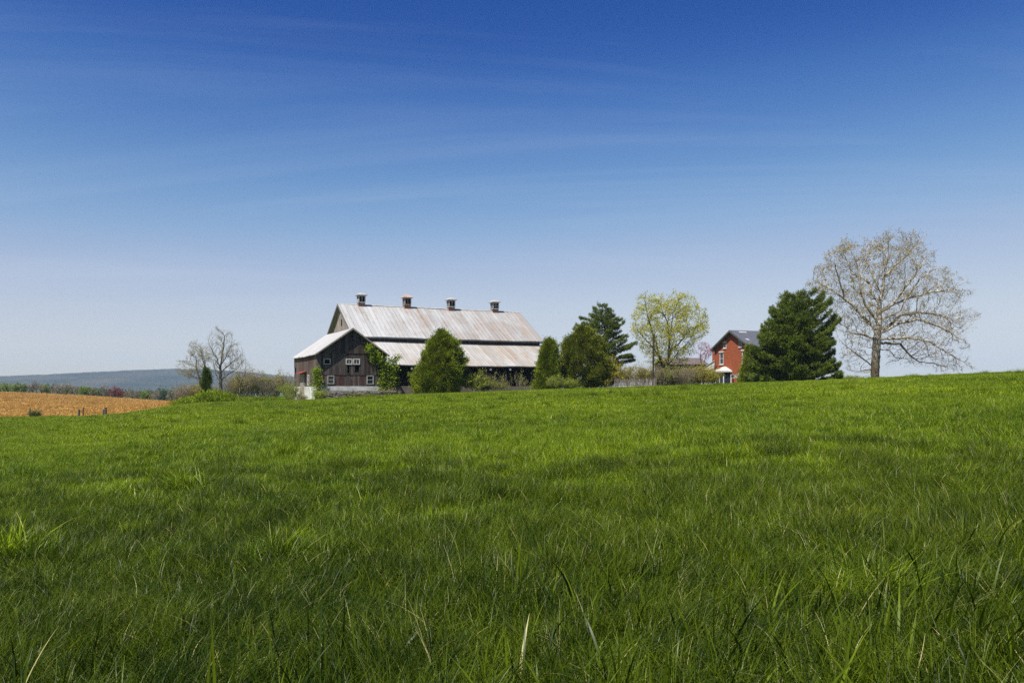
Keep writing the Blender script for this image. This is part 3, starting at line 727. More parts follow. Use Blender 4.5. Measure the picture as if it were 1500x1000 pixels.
def shrub_meshes(seed, W, H, nstem, nleaf, leafsize, stem_r=0.012, twiggy=1.0, base_w=0.25, low=0.15):
    """a shrub at the origin: multi-stemmed with leaves"""
    rg = RNG(seed); nodes = []; par = []
    for s in range(nstem):
        a = rg.uniform(0, 6.28); b0 = np.array([math.cos(a), math.sin(a), 0]) * W * base_w * rg.random(); nodes.append(b0); par.append(-1); pi = len(nodes) - 1
        out_ = np.array([math.cos(a), math.sin(a), 0]) * rg.uniform(0.1, 1.0); h = H * rg.uniform(0.6, 1.0); n_ = 7
        for k in range(1, n_ + 1):
            f = k / n_; p = b0 + out_ * W * 0.5 * f ** 1.3 + np.array([0, 0, h * f * (1 - 0.25 * np.hypot(*out_[:2]) * f)]) + rg.normal(0, 0.03 * H / 2, 3)
            nodes.append(p); par.append(pi); pi = len(nodes) - 1
            if k > 2:
                for _ in range(rg.integers(1, 3)):
                    d = rg.normal(0, 1, 3); d[2] = abs(d[2]) * 0.8 + 0.2; d /= np.linalg.norm(d); q = p; pj = pi
                    for j in range(3):
                        q = q + d * H * 0.10 * rg.uniform(0.7, 1.3) + rg.normal(0, 0.02, 3); nodes.append(q); par.append(pj); pj = len(nodes) - 1
    nodes = np.array(nodes); par = np.array(par); r, ch = radii(nodes, par, stem_r * 0.5, 2.6)
    V, F = tubes(nodes, par, r, ch, lambda q: 3)
    thin = np.array([i for i in range(len(nodes)) if nodes[i, 2] > H * low and par[i] >= 0])
    TV, TF, Q = twigs(nodes, thin, par, max(1, int(2 * twiggy)), 0.14 * H, stem_r * 0.35, rg)
    V, F, _ = joinq([(V, F), (TV, TF)])
    tips = np.concatenate(Q); k = rg.integers(0, len(tips), nleaf)
    LV, LF, LC = leafquads(tips[k] + rg.normal(0, leafsize * 0.7, (nleaf, 3)), leafsize, rg)
    return (V, F), (LV, LF, LC)
_shr = {}
def shrub(name, label, cat, group, x, y, key, w, h, rz, leafm, stemm, z=None):
    """key selects a variant of (seed, nstem, nleaf, leafsize, twiggy), built 2 m wide and 2 m tall"""
    kk = (key, leafm, stemm)
    if kk not in _shr:
        seed, nstem, nleaf, ls, tw = SHR[key]
        (sv, sf), (lv, lf, lc) = shrub_meshes(seed, 2, 2, nstem, nleaf, ls, twiggy=tw)
        _shr[kk] = (qmesh('stems', sv, sf, mat=M[stemm]), qmesh('foliage', lv, lf, lc, mat=M[leafm]))
    a, b = _shr[kk]
    t_ = empty(name, (x, y, (gz(x, y) if z is None else z) - 0.05), rz, label=label, cat=cat, group=group); t_.scale = (w / 2, w / 2, h / 2)
    link('stems', a, t_); link('foliage', b, t_); return t_
SHR = {'dense': (11, 16, 4600, 0.10, 1.5), 'dense2': (12, 14, 4200, 0.11, 1.5), 'loose': (13, 18, 4600, 0.08, 1.5), 'loose2': (14, 16, 3600, 0.08, 1.5),
       'twiggy': (15, 22, 1100, 0.06, 2.5), 'twiggy2': (16, 20, 900, 0.06, 2.5), 'sapling': (17, 4, 260, 0.13, 0.8)}

#BUILDINGS
exec_buildings = True
# ------------------------------------------------------------------ barn frame
TH_B = math.radians(26); cB, sB = math.cos(TH_B), math.sin(TH_B)
BO = Vector((-23.4, 108.0, 0.5))          # left end of the main ridge, on the ground
def b_world(u, y, z): return Vector((BO.x + u * cB - y * sB, BO.y + u * sB + y * cB, BO.z + z))
def on_front(px, py, yl):
    """point of the photo on the barn-frame plane y = yl -> (u, z)"""
    k = (px - 750) / FPX     # (X)/(Y)=k
    # BO.x+u c - yl s = k (BO.y+u s + yl c)
    u = (k * (BO.y + yl * cB) - BO.x + yl * sB) / (cB - k * sB); Y = BO.y + u * sB + yl * cB
    return u, EYE + (HOR - py) / FPX * Y - BO.z
def on_side(px, py, ul):
    k = (px - 750) / FPX
    yl = (BO.x + ul * cB - k * (BO.y + ul * sB)) / (k * cB + sB); Y = BO.y + ul * sB + yl * cB
    return yl, EYE + (HOR - py) / FPX * Y - BO.z

def planks(mb, along, a0, a1, fixed, zb, zt, openings=(), w=0.24, out=-1, th=0.025, seed=1, jag=0.0):
    """upright boards. along 'x' or 'y'; fixed = the other coordinate of the wall face; zt may be a function of the position; openings (a0,a1,z0,z1)"""
    rg = random.Random(seed); a = a0
    while a < a1 - 0.01:
        ww = min(w * rg.uniform(0.8, 1.25), a1 - a); b = a + ww; mid = (a + b) / 2
        cuts = sorted([(o[2], o[3]) for o in openings if o[0] < mid < o[1]])
        z0 = (zb(mid) if callable(zb) else zb) + (rg.uniform(0, jag) if jag else 0); segs = []
        zl, zr = (zt(a), zt(b)) if callable(zt) else (zt, zt)
        cur = z0
        for c0_, c1_ in cuts:
            if c0_ > cur: segs.append((cur, c0_, c0_))
            cur = max(cur, c1_)
        segs.append((cur, zl, zr)) if min(zl, zr) > cur + 0.02 else None
        o_ = rg.uniform(0, 0.018); c = (rg.random(), rg.random(), rg.random()); g = 0.007 if rg.random() > 0.1 else 0.02
        f0, f1 = (fixed, fixed + out * (th + o_))
        for s0, tl, tr in segs:
            A_, B_ = a + g / 2, b - g / 2
            if along == 'x': poly = [(A_, f0, s0), (B_, f0, s0), (B_, f0, tr), (A_, f0, tl)]; d = (0, f1 - f0, 0)
            else: poly = [(f0, A_, s0), (f0, B_, s0), (f0, B_, tr), (f0, A_, tl)]; d = (f1 - f0, 0, 0)
            mb.prism(poly, d, c)
        a = b
    return mb
def rails_frame(x0, x1, z0, z1, y, w=0.09, d=0.06, axis='x', mull=0, hm=0, sill=0.0):
    """a window frame as four bars (+ muntins)"""
    b = MB()
    def bar(a0, a1, c0, c1, dd=d):
        if axis == 'x': b.box(a0, a1, y - dd, y + 0.01, c0, c1)
        else: b.box(y - dd, y + 0.01, a0, a1, c0, c1)
    bar(x0, x0 + w, z0, z1); bar(x1 - w, x1, z0, z1); bar(x0 + w, x1 - w, z1 - w, z1); bar(x0 + w, x1 - w, z0, z0 + w)
    for k in range(mull):
        xm = x0 + (x1 - x0) * (k + 1) / (mull + 1); bar(xm - 0.025, xm + 0.025, z0 + w, z1 - w, d * 0.6)
    for k in range(hm):
        zm = z0 + (z1 - z0) * (k + 1) / (hm + 1); bar(x0 + w, x1 - w, zm - 0.03, zm + 0.03, d * 0.5)
    return b
def window(parent, x0, x1, z0, z1, y, axis='x', mull=0, hm=0, w=0.09, label=None, pane=True, frame_mat='white', recess=0.10):
    f = rails_frame(x0, x1, z0, z1, y, w, 0.06, axis, mull, hm).build('window', M[frame_mat], parent)
    if label: f['label'] = label
    if pane:
        p = MB()
        if axis == 'x': p.box(x0 + w * .5, x1 - w * .5, y + 0.012, y + recess, z0 + w * .5, z1 - w * .5)
        else: p.box(y + 0.012, y + recess, x0 + w * .5, x1 - w * .5, z0 + w * .5, z1 - w * .5)
        p.build('pane', M['glass'], f)
    return f

# ------------------------------------------------------------------ main barn
BL = 27.0; RZg = 12.75; EZ = 7.95; EY = 7.85; SL = (RZg - EZ) / EY
barn = empty('barn', BO, TH_B, label='long weathered barn with two-tier rusty white tin roof and four cupolas', cat='barn')
def roof_sheet(poly, th, name, mat, parent, nrm=(0, 0, 1)):
    b = MB(); b.prism(poly, Vector(nrm) * -th); return b.build(name, mat, parent)
def sag_roof(name, mat, parent, x0, x1, y0, z0, y1, z1, th=0.09, nx=24, ny=6, sag=0.05, seed=1, axis='x', zigzag=0.0):
    """roof slope with slight waviness and real thickness; runs along x, from (y0,z0) to (y1,z1)"""
    rg = RNG(seed); b = MB(); top = []
    ph = rg.uniform(0, 6, 4)
    for i in range(nx + 1):
        for j in range(ny + 1):
            f = i / nx; g = j / ny; x = x0 + (x1 - x0) * f
            dz = -sag * math.sin(f * math.pi) + 0.018 * math.sin(f * 17 + ph[0] + g * 2) + 0.015 * math.sin(f * 41 + ph[1]) * g - sag * 0.6 * math.sin(g * math.pi)
            top.append((x, y0 + (y1 - y0) * g, z0 + (z1 - z0) * g + dz))
    bot = [(x, y, z - th) for x, y, z in top]; n = len(top); fs = []
    for i in range(nx):
        for j in range(ny):
            a = i * (ny + 1) + j; q = (a, a + ny + 1, a + ny + 2, a + 1); fs.append(q); fs.append(tuple(n + k for k in q[::-1]))
    for i in range(nx):
        for j in (0, ny):
            a = i * (ny + 1) + j; c_ = a + ny + 1; fs.append((a, n + a, n + c_, c_) if j == 0 else (a, c_, n + c_, n + a))
    for j in range(ny):
        for i in (0, nx):
            a = i * (ny + 1) + j; c_ = a + 1; fs.append((a, c_, n + c_, n + a) if i == 0 else (a, n + a, n + c_, c_))
    vs_ = top + bot
    if axis == 'y': vs_ = [(y, x, z) for x, y, z in vs_]; fs = [f[::-1] for f in fs]
    b.add(vs_, fs); return b.build(name, mat, parent)
sag_roof('roof', M['roof_main'], barn, -0.25, BL + 0.25, 0, RZg, -EY, EZ, nx=40, ny=8, sag=0.06, seed=2)
r2 = sag_roof('roof', M['roof_main'], barn, -0.25, BL + 0.25, 0.01, RZg, EY, EZ, nx=40, ny=8, sag=0.06, seed=3)
b = MB(); b.prism([(-0.28, -0.16, RZg - 0.07), (-0.28, 0, RZg + 0.05), (-0.28, 0.16, RZg - 0.07)], (BL + 0.56, 0, 0)); b.build('ridge_cap', M['cup_white'], barn)
LZ0, LZ1, LY0, LY1 = 7.38, 4.22, -7.35, -14.0
sag_roof('lower_roof', M['roof_low'], barn, 0.0, BL + 0.1, LY0, LZ0, LY1, LZ1, nx=40, ny=8, sag=0.05, seed=4)
b = MB(); b.box(-0.2, BL + 0.2, -EY + 0.10, -EY + 0.16, EZ - 0.31, EZ - 0.10); b.build('eave_board', M['trim'], barn)
b = MB(); b.box(0.1, BL, LY1 + 0.12, LY1 + 0.20, LZ1 - 0.10, LZ1 - 0.02); b.build('eave_board', M['trim'], barn)
# rake boards
for xx in (-0.30, BL + 0.255):
    for sg in (-1, 1):
        b = MB(); b.prism([(xx, sg * 0.001, RZg - 0.02), (xx, sg * EY, EZ - 0.02), (xx, sg * EY, EZ - 0.30), (xx, sg * 0.001, RZg - 0.34)], (0.045, 0, 0)); b.build('rake_board', M['trim'], barn)
b = MB(); gt = lambda y: RZg - 0.14 - abs(y) * SL
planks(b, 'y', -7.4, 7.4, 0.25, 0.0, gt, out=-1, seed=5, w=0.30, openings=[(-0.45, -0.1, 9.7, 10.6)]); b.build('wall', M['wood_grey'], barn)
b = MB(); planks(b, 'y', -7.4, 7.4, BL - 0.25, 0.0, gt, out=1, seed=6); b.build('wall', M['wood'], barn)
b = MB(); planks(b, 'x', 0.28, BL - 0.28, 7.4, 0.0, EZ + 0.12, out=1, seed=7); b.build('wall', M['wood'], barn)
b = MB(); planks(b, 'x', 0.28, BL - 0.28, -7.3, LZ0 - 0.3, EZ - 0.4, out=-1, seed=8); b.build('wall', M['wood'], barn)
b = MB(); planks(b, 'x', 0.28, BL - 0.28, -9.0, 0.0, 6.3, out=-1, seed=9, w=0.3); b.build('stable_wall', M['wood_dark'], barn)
lt = lambda y: LZ1 - 0.13 + (y - LY1) * (LZ0 - LZ1) / (LY0 - LY1)
b = MB(); planks(b, 'y', -13.7, -7.45, BL - 0.25, 0.0, lt, out=1, seed=10); b.build('wall', M['wood'], barn); b = MB()
planks(b, 'y', -13.7, -7.45, 0.35, 0.0, lt, out=-1, seed=11); b.build('wall', M['wood'], barn)
b = MB(); b.box(0.3, BL - 0.3, -13.6, -9.1, 0.25, 0.3); b.build('stable_floor', M['concrete'], barn)
b = MB(); b.box(2.2, BL - 0.3, -13.75, -13.45, 0.0, 1.55); b.build('parapet', M['concrete'], barn)
for k in range(7):
    u = 3.2 + k * 3.8; b = MB(); b.box(u, u + 0.22, -13.7, -13.48, 1.56, LZ1 - 0.12); b.build('support_post', M['wood_dark'], barn)
b = MB(); b.box(0.4, BL - 0.3, -13.72, -13.47, LZ1 - 0.36, LZ1 - 0.13); b.build('beam', M['wood_dark'], barn)
b = MB()
for z in (2.0, 2.4, 2.8): b = MB(); b.box(2.3, BL - 0.4, -13.44, -13.41, z, z + 0.05); b.build('rail', M['wood_dark'], barn)
for px in (603.5, 719, 747.5):
    u, z = on_front(px, 539.5 if px < 700 else 541, -13.9)
    b = MB(); b.tube([(u, -13.82, z), (u, -13.92, z)], [0.17, 0.14], 12); l_ = b.build('yard_lamp', M['cup_white'], barn); 
    b = MB(); b.tube([(u, -13.80, z + 0.1), (u, -13.78, LZ1 - 0.2)], 0.02, 6); b.build('bracket', M['trim'], l_)
# cupolas
for i, px in enumerate((529, 596, 660.5, 724.5)):
    u, _ = on_front(px, 447, 0)
    f = MB(); f.box(-0.47, 0.47, -0.47, 0.47, -0.40, 0.22)
    cu = f.build('cupola', M['rust_base'], barn); cu.location = (u, 0, RZg); cu.scale = (0.94, 0.94, 0.96); cu['label'] = ['square white cupola with clean domed cap', 'weathered grey cupola with rusty peaked cap', 'pale cupola with low white cap and dark slats', 'cupola with panes of glass near the gable end'][i]
    bm_ = MB()
    for sx_ in (-1, 1):
        for sy_ in (-1, 1): bm_.box(min(sx_ * 0.52, sx_ * 0.38), max(sx_ * 0.52, sx_ * 0.38), min(sy_ * 0.52, sy_ * 0.38), max(sy_ * 0.52, sy_ * 0.38), 0.22, 1.28)
    for s_ in (-1, 1):
        bm_.box(-0.38, 0.38, min(s_ * 0.5, s_ * 0.44), max(s_ * 0.5, s_ * 0.44), 0.22, 0.36); bm_.box(-0.38, 0.38, min(s_ * 0.5, s_ * 0.44), max(s_ * 0.5, s_ * 0.44), 1.14, 1.28)
        bm_.box(-0.04, 0.04, min(s_ * 0.5, s_ * 0.44), max(s_ * 0.5, s_ * 0.44), 0.36, 1.14)
        bm_.box(min(s_ * 0.5, s_ * 0.44), max(s_ * 0.5, s_ * 0.44), -0.38, 0.38, 0.22, 0.36 if i != 0 or s_ > 0 else 0.8); bm_.box(min(s_ * 0.5, s_ * 0.44), max(s_ * 0.5, s_ * 0.44), -0.38, 0.38, 1.14, 1.28)
        bm_.box(min(s_ * 0.5, s_ * 0.44), max(s_ * 0.5, s_ * 0.44), -0.04, 0.04, 0.36, 1.14)
    if i == 3: [bm_.box(-0.38, 0.38, min(s_ * 0.49, s_ * 0.45), max(s_ * 0.49, s_ * 0.45), 0.72, 0.78) for s_ in (-1, 1)]
    bm_.build('cupola_frame', M['cup_white' if i != 1 else 'wood_grey'], cu)
    l = MB()
    for k in range(7):
        z = 0.36 + k * 0.112
        for s_ in (-1, 1): l.prism([(-0.40, s_ * 0.43, z), (0.40, s_ * 0.43, z), (0.40, s_ * 0.36, z + 0.09), (-0.40, s_ * 0.36, z + 0.09)], (0, 0, 0.015)); l.prism([(s_ * 0.43, -0.40, z), (s_ * 0.43, 0.40, z), (s_ * 0.36, 0.40, z + 0.09), (s_ * 0.36, -0.40, z + 0.09)], (0, 0, 0.015))
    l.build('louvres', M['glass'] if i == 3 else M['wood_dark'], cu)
    r = MB(); zc = 1.28; o_ = 0.76; r.box(-o_, o_, -o_, o_, zc, zc + 0.09)
    pk = 0.34 if i != 1 else 0.46
    r.add([(-o_, -o_, zc + .09), (o_, -o_, zc + .09), (o_, o_, zc + .09), (-o_, o_, zc + .09), (-o_ * .45, -o_ * .45, zc + .09 + pk * .75), (o_ * .45, -o_ * .45, zc + .09 + pk * .75), (o_ * .45, o_ * .45, zc + .09 + pk * .75), (-o_ * .45, o_ * .45, zc + .09 + pk * .75), (0, 0, zc + .09 + pk)],
          [(0, 1, 5, 4), (1, 2, 6, 5), (2, 3, 7, 6), (3, 0, 4, 7), (4, 5, 8), (5, 6, 8), (6, 7, 8), (7, 4, 8)])
    r.build('cupola_roof', M['cup_white' if i != 1 else 'cup_rust'], cu)

# ------------------------------------------------------------------ front wing
WU0, WU1, WY0, WY1 = -6.35, 1.85, -15.2, -1.9; WC = (WU0 + WU1) / 2; WA = 8.36; WE = 5.22; WW = (WU1 - WU0) / 2 + 0.32
wing = empty('barn_wing', BO, TH_B, label='smaller weathered grey and red gabled barn wing with white tin roof, vines at its corners', cat='barn')
ws = (WA - WE) / WW
sag_roof('roof', M['roof_wing'], wing, WY0 - 0.55, WY1 + 0.0, WC, WA, WC - WW, WE, nx=20, ny=6, sag=0.08, seed=12, axis='y')
sag_roof('roof', M['roof_wing'], wing, WY0 - 0.55, WY1 + 0.0, WC + 0.01, WA, WC + WW, WE, nx=20, ny=6, sag=0.08, seed=13, axis='y')
b = MB()
for sg in (-1, 1): b.prism([(WC, WY0 - 0.60, WA - 0.03), (WC + sg * WW, WY0 - 0.60, WE - 0.03), (WC + sg * WW, WY0 - 0.60, WE - 0.20), (WC, WY0 - 0.60, WA - 0.24)], (0, 0.045, 0))
b.build('rake_board', M['wood_grey'], wing)
wt = lambda x: WA - 0.16 - abs(x - WC) * ws
def fr(px0, px1, py0, py1, yl=WY0): 
    a, z1 = on_front(px0, py0, yl); c_, z0 = on_front(px1, py1, yl); return a, c_, z0, z1
W_ul = fr(473.5, 484, 525, 533.8); W_p1 = fr(506.2, 516.0, 525.2, 534); W_p2 = fr(516.9, 527, 525.2, 534); W_ll = fr(479.5, 489.5, 549.8, 562.3); W_lr = fr(537, 547, 549.8, 562.8)
S1 = fr(507.2, 510.8, 534.6, 545.5); S2 = fr(520.3, 524.5, 534.6, 545)
zT = on_front(512, 517.8, WY0)[1]; zM = on_front(512, 549.5, WY0)[1]; zF = 1.52
b = MB(); planks(b, 'x', WU0, WU1, WY0 - 0.10, zT, wt, out=-1, seed=21, w=0.26, jag=0.06); b.build('wall', M['wood'], wing)
b = MB(); planks(b, 'x', WU0, WU1, WY0 - 0.04, zM, zT + 0.05, out=-1, seed=22, openings=[W_ul, W_p1, W_p2, S1, S2], w=0.22, jag=0.05); b.build('wall', M['wood_mid'], wing)
b = MB(); planks(b, 'x', WU0, WU1, WY0, zF, zM + 0.05, out=-1, seed=23, openings=[W_ll, W_lr], w=0.24); o = b.build('wall', M['wood_red'], wing)
for k, w_ in enumerate((W_ul, W_p1, W_p2)): window(wing, *w_, WY0 - 0.08, mull=(0, 1, 1)[k], pane=(k > 0), w=0.11, frame_mat='white' if k else 'oldwhite')
for w_ in (W_ll, W_lr): window(wing, *w_, WY0 - 0.04, hm=1, w=0.09, frame_mat='oldwhite')
# left side wall
def sd_(px0, px1, py0, py1): 
    a, z1 = on_side(px0, py0, WU0); c_, z0 = on_side(px1, py1, WU0); return min(a, c_), max(a, c_), z0, z1
SW = sd_(431, 433.8, 539, 548.5); SW2 = sd_(451, 453.5, 549, 564); DR = sd_(440.4, 446.8, 548, 577); DR = (DR[0], DR[1], 0.3, DR[3])
b = MB(); planks(b, 'y', WY0, WY1, WU0, zF, WE - 0.05, out=-1, seed=24, openings=[SW, SW2, DR], w=0.24, jag=0.15); b.build('wall', M['wood_red'], wing)
window(wing, *SW2, WU0 - 0.02, axis='y', hm=1)
b = MB(); planks(b, 'y', DR[0], DR[1], WU0 - 0.05, DR[2], DR[3], out=-1, seed=25, w=0.3); d_ = b.build('door', M['wood_grey'], wing)
b = MB(); b.box(WU0 - 0.16, WU0 - 0.10, DR[0] + 0.15, DR[0] + 0.2, 1.7, 1.95); b.build('handle', M['post'], d_)
b = MB(); b.prism([(WU0, DR[0] - 1.2, DR[3] + 0.30), (WU0 - 0.7, DR[0] - 1.2, DR[3] + 0.04), (WU0 - 0.7, DR[1] + 0.1, DR[3] + 0.04), (WU0, DR[1] + 0.1, DR[3] + 0.30)], (0, 0, 0.05)); b.build('door_hood', M['redtin'], wing)
b = MB(); planks(b, 'x', WU0, WU1, WY1, zF, wt, out=1, seed=26); b.build('wall', M['wood'], wing); b = MB(); planks(b, 'y', WY0, -14.2, WU1, 0, WE - 0.05, out=1, seed=27, w=0.3); b.build('wall', M['wood'], wing)
# whitewashed foundation; near-black block paints the shade inside the wing
b = MB(); b.box(WU0 - 0.06, WU1 + 0.05, WY0 - 0.10, WY0 + 0.25, -0.6, zF - 0.01); b.box(WU0 - 0.06, WU0 + 0.25, WY0 + 0.26, DR[0] - 0.01, -0.6, zF - 0.012)
b.box(WU0 - 0.06, WU0 + 0.25, DR[1] + 0.01, WY1, -0.6, zF - 0.012); b.build('foundation', M['whitewash'], wing)
b = MB(); b.box(WU0 + 0.3, WU1 - 0.05, WY0 + 1.2, WY1 - 0.1, 0, 5.0); b.build('dark_inner_block', M['black'], wing)
b = MB(); b.box(WU1 - 0.18, WU1 + 0.06, WY0 - 0.14, WY0 + 0.05, 0.0, WE - 0.1); b.build('corner_post', M['wood_grey'], wing)

# dry stone wall before the wing
_w = b_world(WC, -16.6, 0); sw_ = empty('stone_wall', (_w.x, _w.y, gz(_w.x, _w.y) - 0.05), TH_B, label='low dry stone wall overgrown with creeper below the whitewashed base of the wing', cat='wall')
b = MB(); rg = random.Random(3)
for row in range(5):
    x = -4.3 + rg.uniform(0, 0.2)
    while x < 4.6:
        w_ = rg.uniform(0.18, 0.5); h_ = rg.uniform(0.14, 0.2); z = row * 0.18 + rg.uniform(-0.015, 0.015); dy = rg.uniform(-0.05, 0.05)
        q = [(x, -0.22 + dy, z), (x + w_, -0.22 + dy + rg.uniform(-.03, .03), z + rg.uniform(0, .02)), (x + w_ - 0.02, 0.25, z), (x, 0.25, z),
             (x + 0.02, -0.19 + dy, z + h_), (x + w_ - 0.03, -0.18 + dy, z + h_ - 0.01), (x + w_ - 0.03, 0.22, z + h_), (x + 0.01, 0.22, z + h_)]
        b.add(q, [(0, 3, 2, 1), (4, 5, 6, 7), (0, 1, 5, 4), (1, 2, 6, 5), (2, 3, 7, 6), (3, 0, 4, 7)], (rg.random(),) * 3); x += w_ + 0.01
b.build('stonework', M['stone'], sw_)
# low bank wall further right
u0, _ = on_front(735, 570, -15.4); u1, _ = on_front(800, 570, -15.4)
sw2 = empty('stone_wall', b_world((u0 + u1) / 2, -15.4, 0.5), TH_B, label='low brown stone wall with grassy top between the shrubs in front of the open stable', cat='wall')
b = MB()
for row in range(4):
    x = -(u1 - u0) / 2 - 1
    while x < (u1 - u0) / 2:
        w_ = rg.uniform(0.2, 0.55); z = -0.4 + row * 0.29
        b.box(x, x + w_ - 0.01, -0.2 + rg.uniform(-.05, .05), 0.3, z, z + 0.28, (rg.random(),) * 3); x += w_
b.build('stonework', M['stone'], sw2)

# ------------------------------------------------------------------ brick house
PHI = math.radians(20); cH, sH = math.cos(PHI), math.sin(PHI)
GA = Vector((32.66, 118.0, 0)); HZ = 0.6
# local frame: x along ridge (away to the right), y towards the back; gable wall at x = 0, its near corner y=-4.7
house = empty('brick_house', (GA.x, GA.y, HZ), PHI, label='red brick farmhouse with slate roof and small white-roofed bay, half hidden by pine', cat='house')
hz = lambda H_: H_ + EYE - HZ
HA, HE, HW = hz(8.75), hz(6.1), 4.55; HL = 11.0; hs = (HA - HE) / 4.95
def hwin(s, H0, H1, w): return (4.7 - s - w / 2, 4.7 - s + w / 2, hz(H0), hz(H1))
# gable local y: back corner is +4.7 (s=0), near corner -4.7
wins = [hwin(1.95, 3.75, 5.55, 1.0), hwin(7.5, 3.75, 5.55, 1.0), hwin(2.8, 6.15, 7.05, 0.75), hwin(6.6, 6.15, 7.05, 0.75), hwin(7.3, 0.9, 2.6, 1.0)]
b = MB()
# gable wall as strips with openings
ys = sorted({-HW, HW, 0.0} | {w_[0] for w_ in wins} | {w_[1] for w_ in wins})
gt2 = lambda y: HA - 0.30 - abs(y) * hs
for a, c_ in zip(ys[:-1], ys[1:]):
    mid = (a + c_) / 2; cur = -1.0
    for w_ in sorted([w for w in wins if w[0] < mid < w[1]], key=lambda w: w[2]):
        b.prism([(0, a, cur), (0, c_, cur), (0, c_, w_[2]), (0, a, w_[2])], (0.3, 0, 0)); cur = w_[3]
    b.prism([(0, a, cur), (0, c_, cur), (0, c_, gt2(c_)), (0, a, gt2(a))], (0.3, 0, 0))
b.box(0.3, HL, -HW, -HW + 0.3, -1, HE - 0.1); b.box(0.3, HL, HW - 0.3, HW, -1, HE - 0.1)
b.prism([(HL, -HW, -1), (HL, HW, -1), (HL, HW, gt2(HW)), (HL, 0, gt2(0)), (HL, -HW, gt2(HW))], (0.3, 0, 0))
b.build('wall', M['brick'], house)
for sg in (-1, 1):
    b = MB(); b.prism([(-0.55, 0, HA), (HL + 0.5, 0, HA), (HL + 0.5, sg * 5.05, HE - 0.05), (-0.55, sg * 5.05, HE - 0.05)], (0, 0, -0.10)); rf = b.build('roof', M['slate'], house)
    if sg < 0:
        for (x, y, w_, h_) in ((0.8, -0.35, 1.3, 0.35), (6.4, -0.5, 1.0, 0.35), (0.3, -2.6, 0.5, 0.5), (9.0, -1.5, 0.4, 0.4)):
            c = MB(); z = HA - abs(y) * (HA - HE + 0.05) / 5.05 + 0.006; c.prism([(x, y, z), (x + w_, y, z), (x + w_, y - h_, z - h_ * (HA - HE + .05) / 5.05), (x, y - h_, z - h_ * (HA - HE + .05) / 5.05)], (0, 0, 0.01))
            c.build('roof_patch', M['cup_white'], rf)
b = MB()
for sg in (-1, 1):
    b.prism([(-0.60, 0, HA - 0.02), (-0.60, sg * 5.05, HE - 0.07), (-0.60, sg * 5.05, HE - 0.30), (-0.60, 0, HA - 0.30)], (0.045, 0, 0))
    b.prism([(-0.55, 0, HA - 0.24), (-0.55, sg * 5.0, HE - 0.28), (-0.55, sg * 5.0, HE - 0.32), (-0.55, 0, HA - 0.29)], (0.54, 0, 0))
b.build('rake_board', M['soffit'], house)
b = MB()
for sg in (-1, 1):
    b = MB(); b.box(-0.62, 0.0, sg * 4.95 - 0.25, sg * 4.95 + 0.25, HE - 0.42, HE - 0.12); b.box(0.0, HL, sg * 4.8 - 0.25, sg * 4.8 + 0.25, HE - 0.40, HE - 0.16); b.build('cornice', M['white'], house)
for k, w_ in enumerate(wins):
    f = window(house, *w_, 0.06, axis='y', hm=1, w=0.13, recess=0.2)
    b = MB(); b.box(-0.10, 0.02, w_[0] - 0.12, w_[1] + 0.12, w_[3] + 0.0, w_[3] + 0.20); b.build('lintel', M['white'], f)
    b = MB(); b.box(-0.10, 0.02, w_[0] - 0.08, w_[1] + 0.08, w_[2] - 0.10, w_[2]); b.build('sill', M['white'], f)
# bay
by0, by1 = 4.7 - 4.35, 4.7 - 1.2; bz1 = hz(2.55); bz0 = hz(0.75)
b = MB()
bx_ = -1.0; pts = [(0, by0), (bx_ * .9, by0 + 0.55), (bx_ * .9, by1 - 0.55), (0, by1)]
b.prism([(x, y, -1) for x, y in pts][::-1], (0, 0, bz0 + 1)); bay = b.build('bay_window', M['white'], house)
b = MB()
for (x, y) in pts: b.tube([(x, y, bz0), (x, y, bz1)], 0.10, 4)
for (p, q) in zip(pts[:-1], pts[1:]):
    m2_ = ((p[0] + q[0]) / 2, (p[1] + q[1]) / 2)
    if p[0] == q[0]: b.tube([(m2_[0], m2_[1], bz0), (m2_[0], m2_[1], bz1)], 0.06, 4)
b.build('frame', M['white'], bay)
b = MB(); pi_ = [(0.0, by0 + .1), (bx_ * .82, by0 + 0.6), (bx_ * .82, by1 - 0.6), (0.0, by1 - .1)]
b.prism([(x, y, bz0) for x, y in pi_][::-1], (0, 0, bz1 - bz0)); b.build('pane', M['glass'], bay)
b = MB(); po = [(0, by0 - .3), (bx_ - .25, by0 + .25), (bx_ - .25, by1 - .25), (0, by1 + .3)]
b.prism([(x, y, bz1) for x, y in po][::-1], (0, 0, 0.2)); zt_ = bz1 + 0.2; ym = (by0 + by1) / 2
b.add([(x, y, zt_) for x, y in po] + [(-0.02, ym - 0.35, zt_ + 0.65), (-0.02, ym + 0.35, zt_ + 0.65)], [(0, 4, 1), (1, 4, 5, 2), (2, 5, 3)]); b.build('roof', M['white'], bay)
# rear brick block and white lean-to
b = MB(); b.box(1.2, 5.0, HW + 0.01, HW + 2.4, -1, HE - 0.35); b.build('rear_wall', M['brick'], house)
b = MB(); b.prism([(0.8, HW + 0.02, HE - 1.2), (0.8, HW + 5.4, 4.15), (0.8, HW + 5.4, 4.03), (0.8, HW + 0.02, HE - 1.32)], (5, 0, 0)); b.build('lean_to_roof', M['cup_white'], house)
b = MB(); b.prism([(0.9, HW + 0.02, -1), (0.9, HW + 5.2, -1), (0.9, HW + 5.2, 4.06), (0.9, HW + 0.02, HE - 1.33)], (4.6, 0, 0)); b.build('lean_to_wall', M['white'], house)
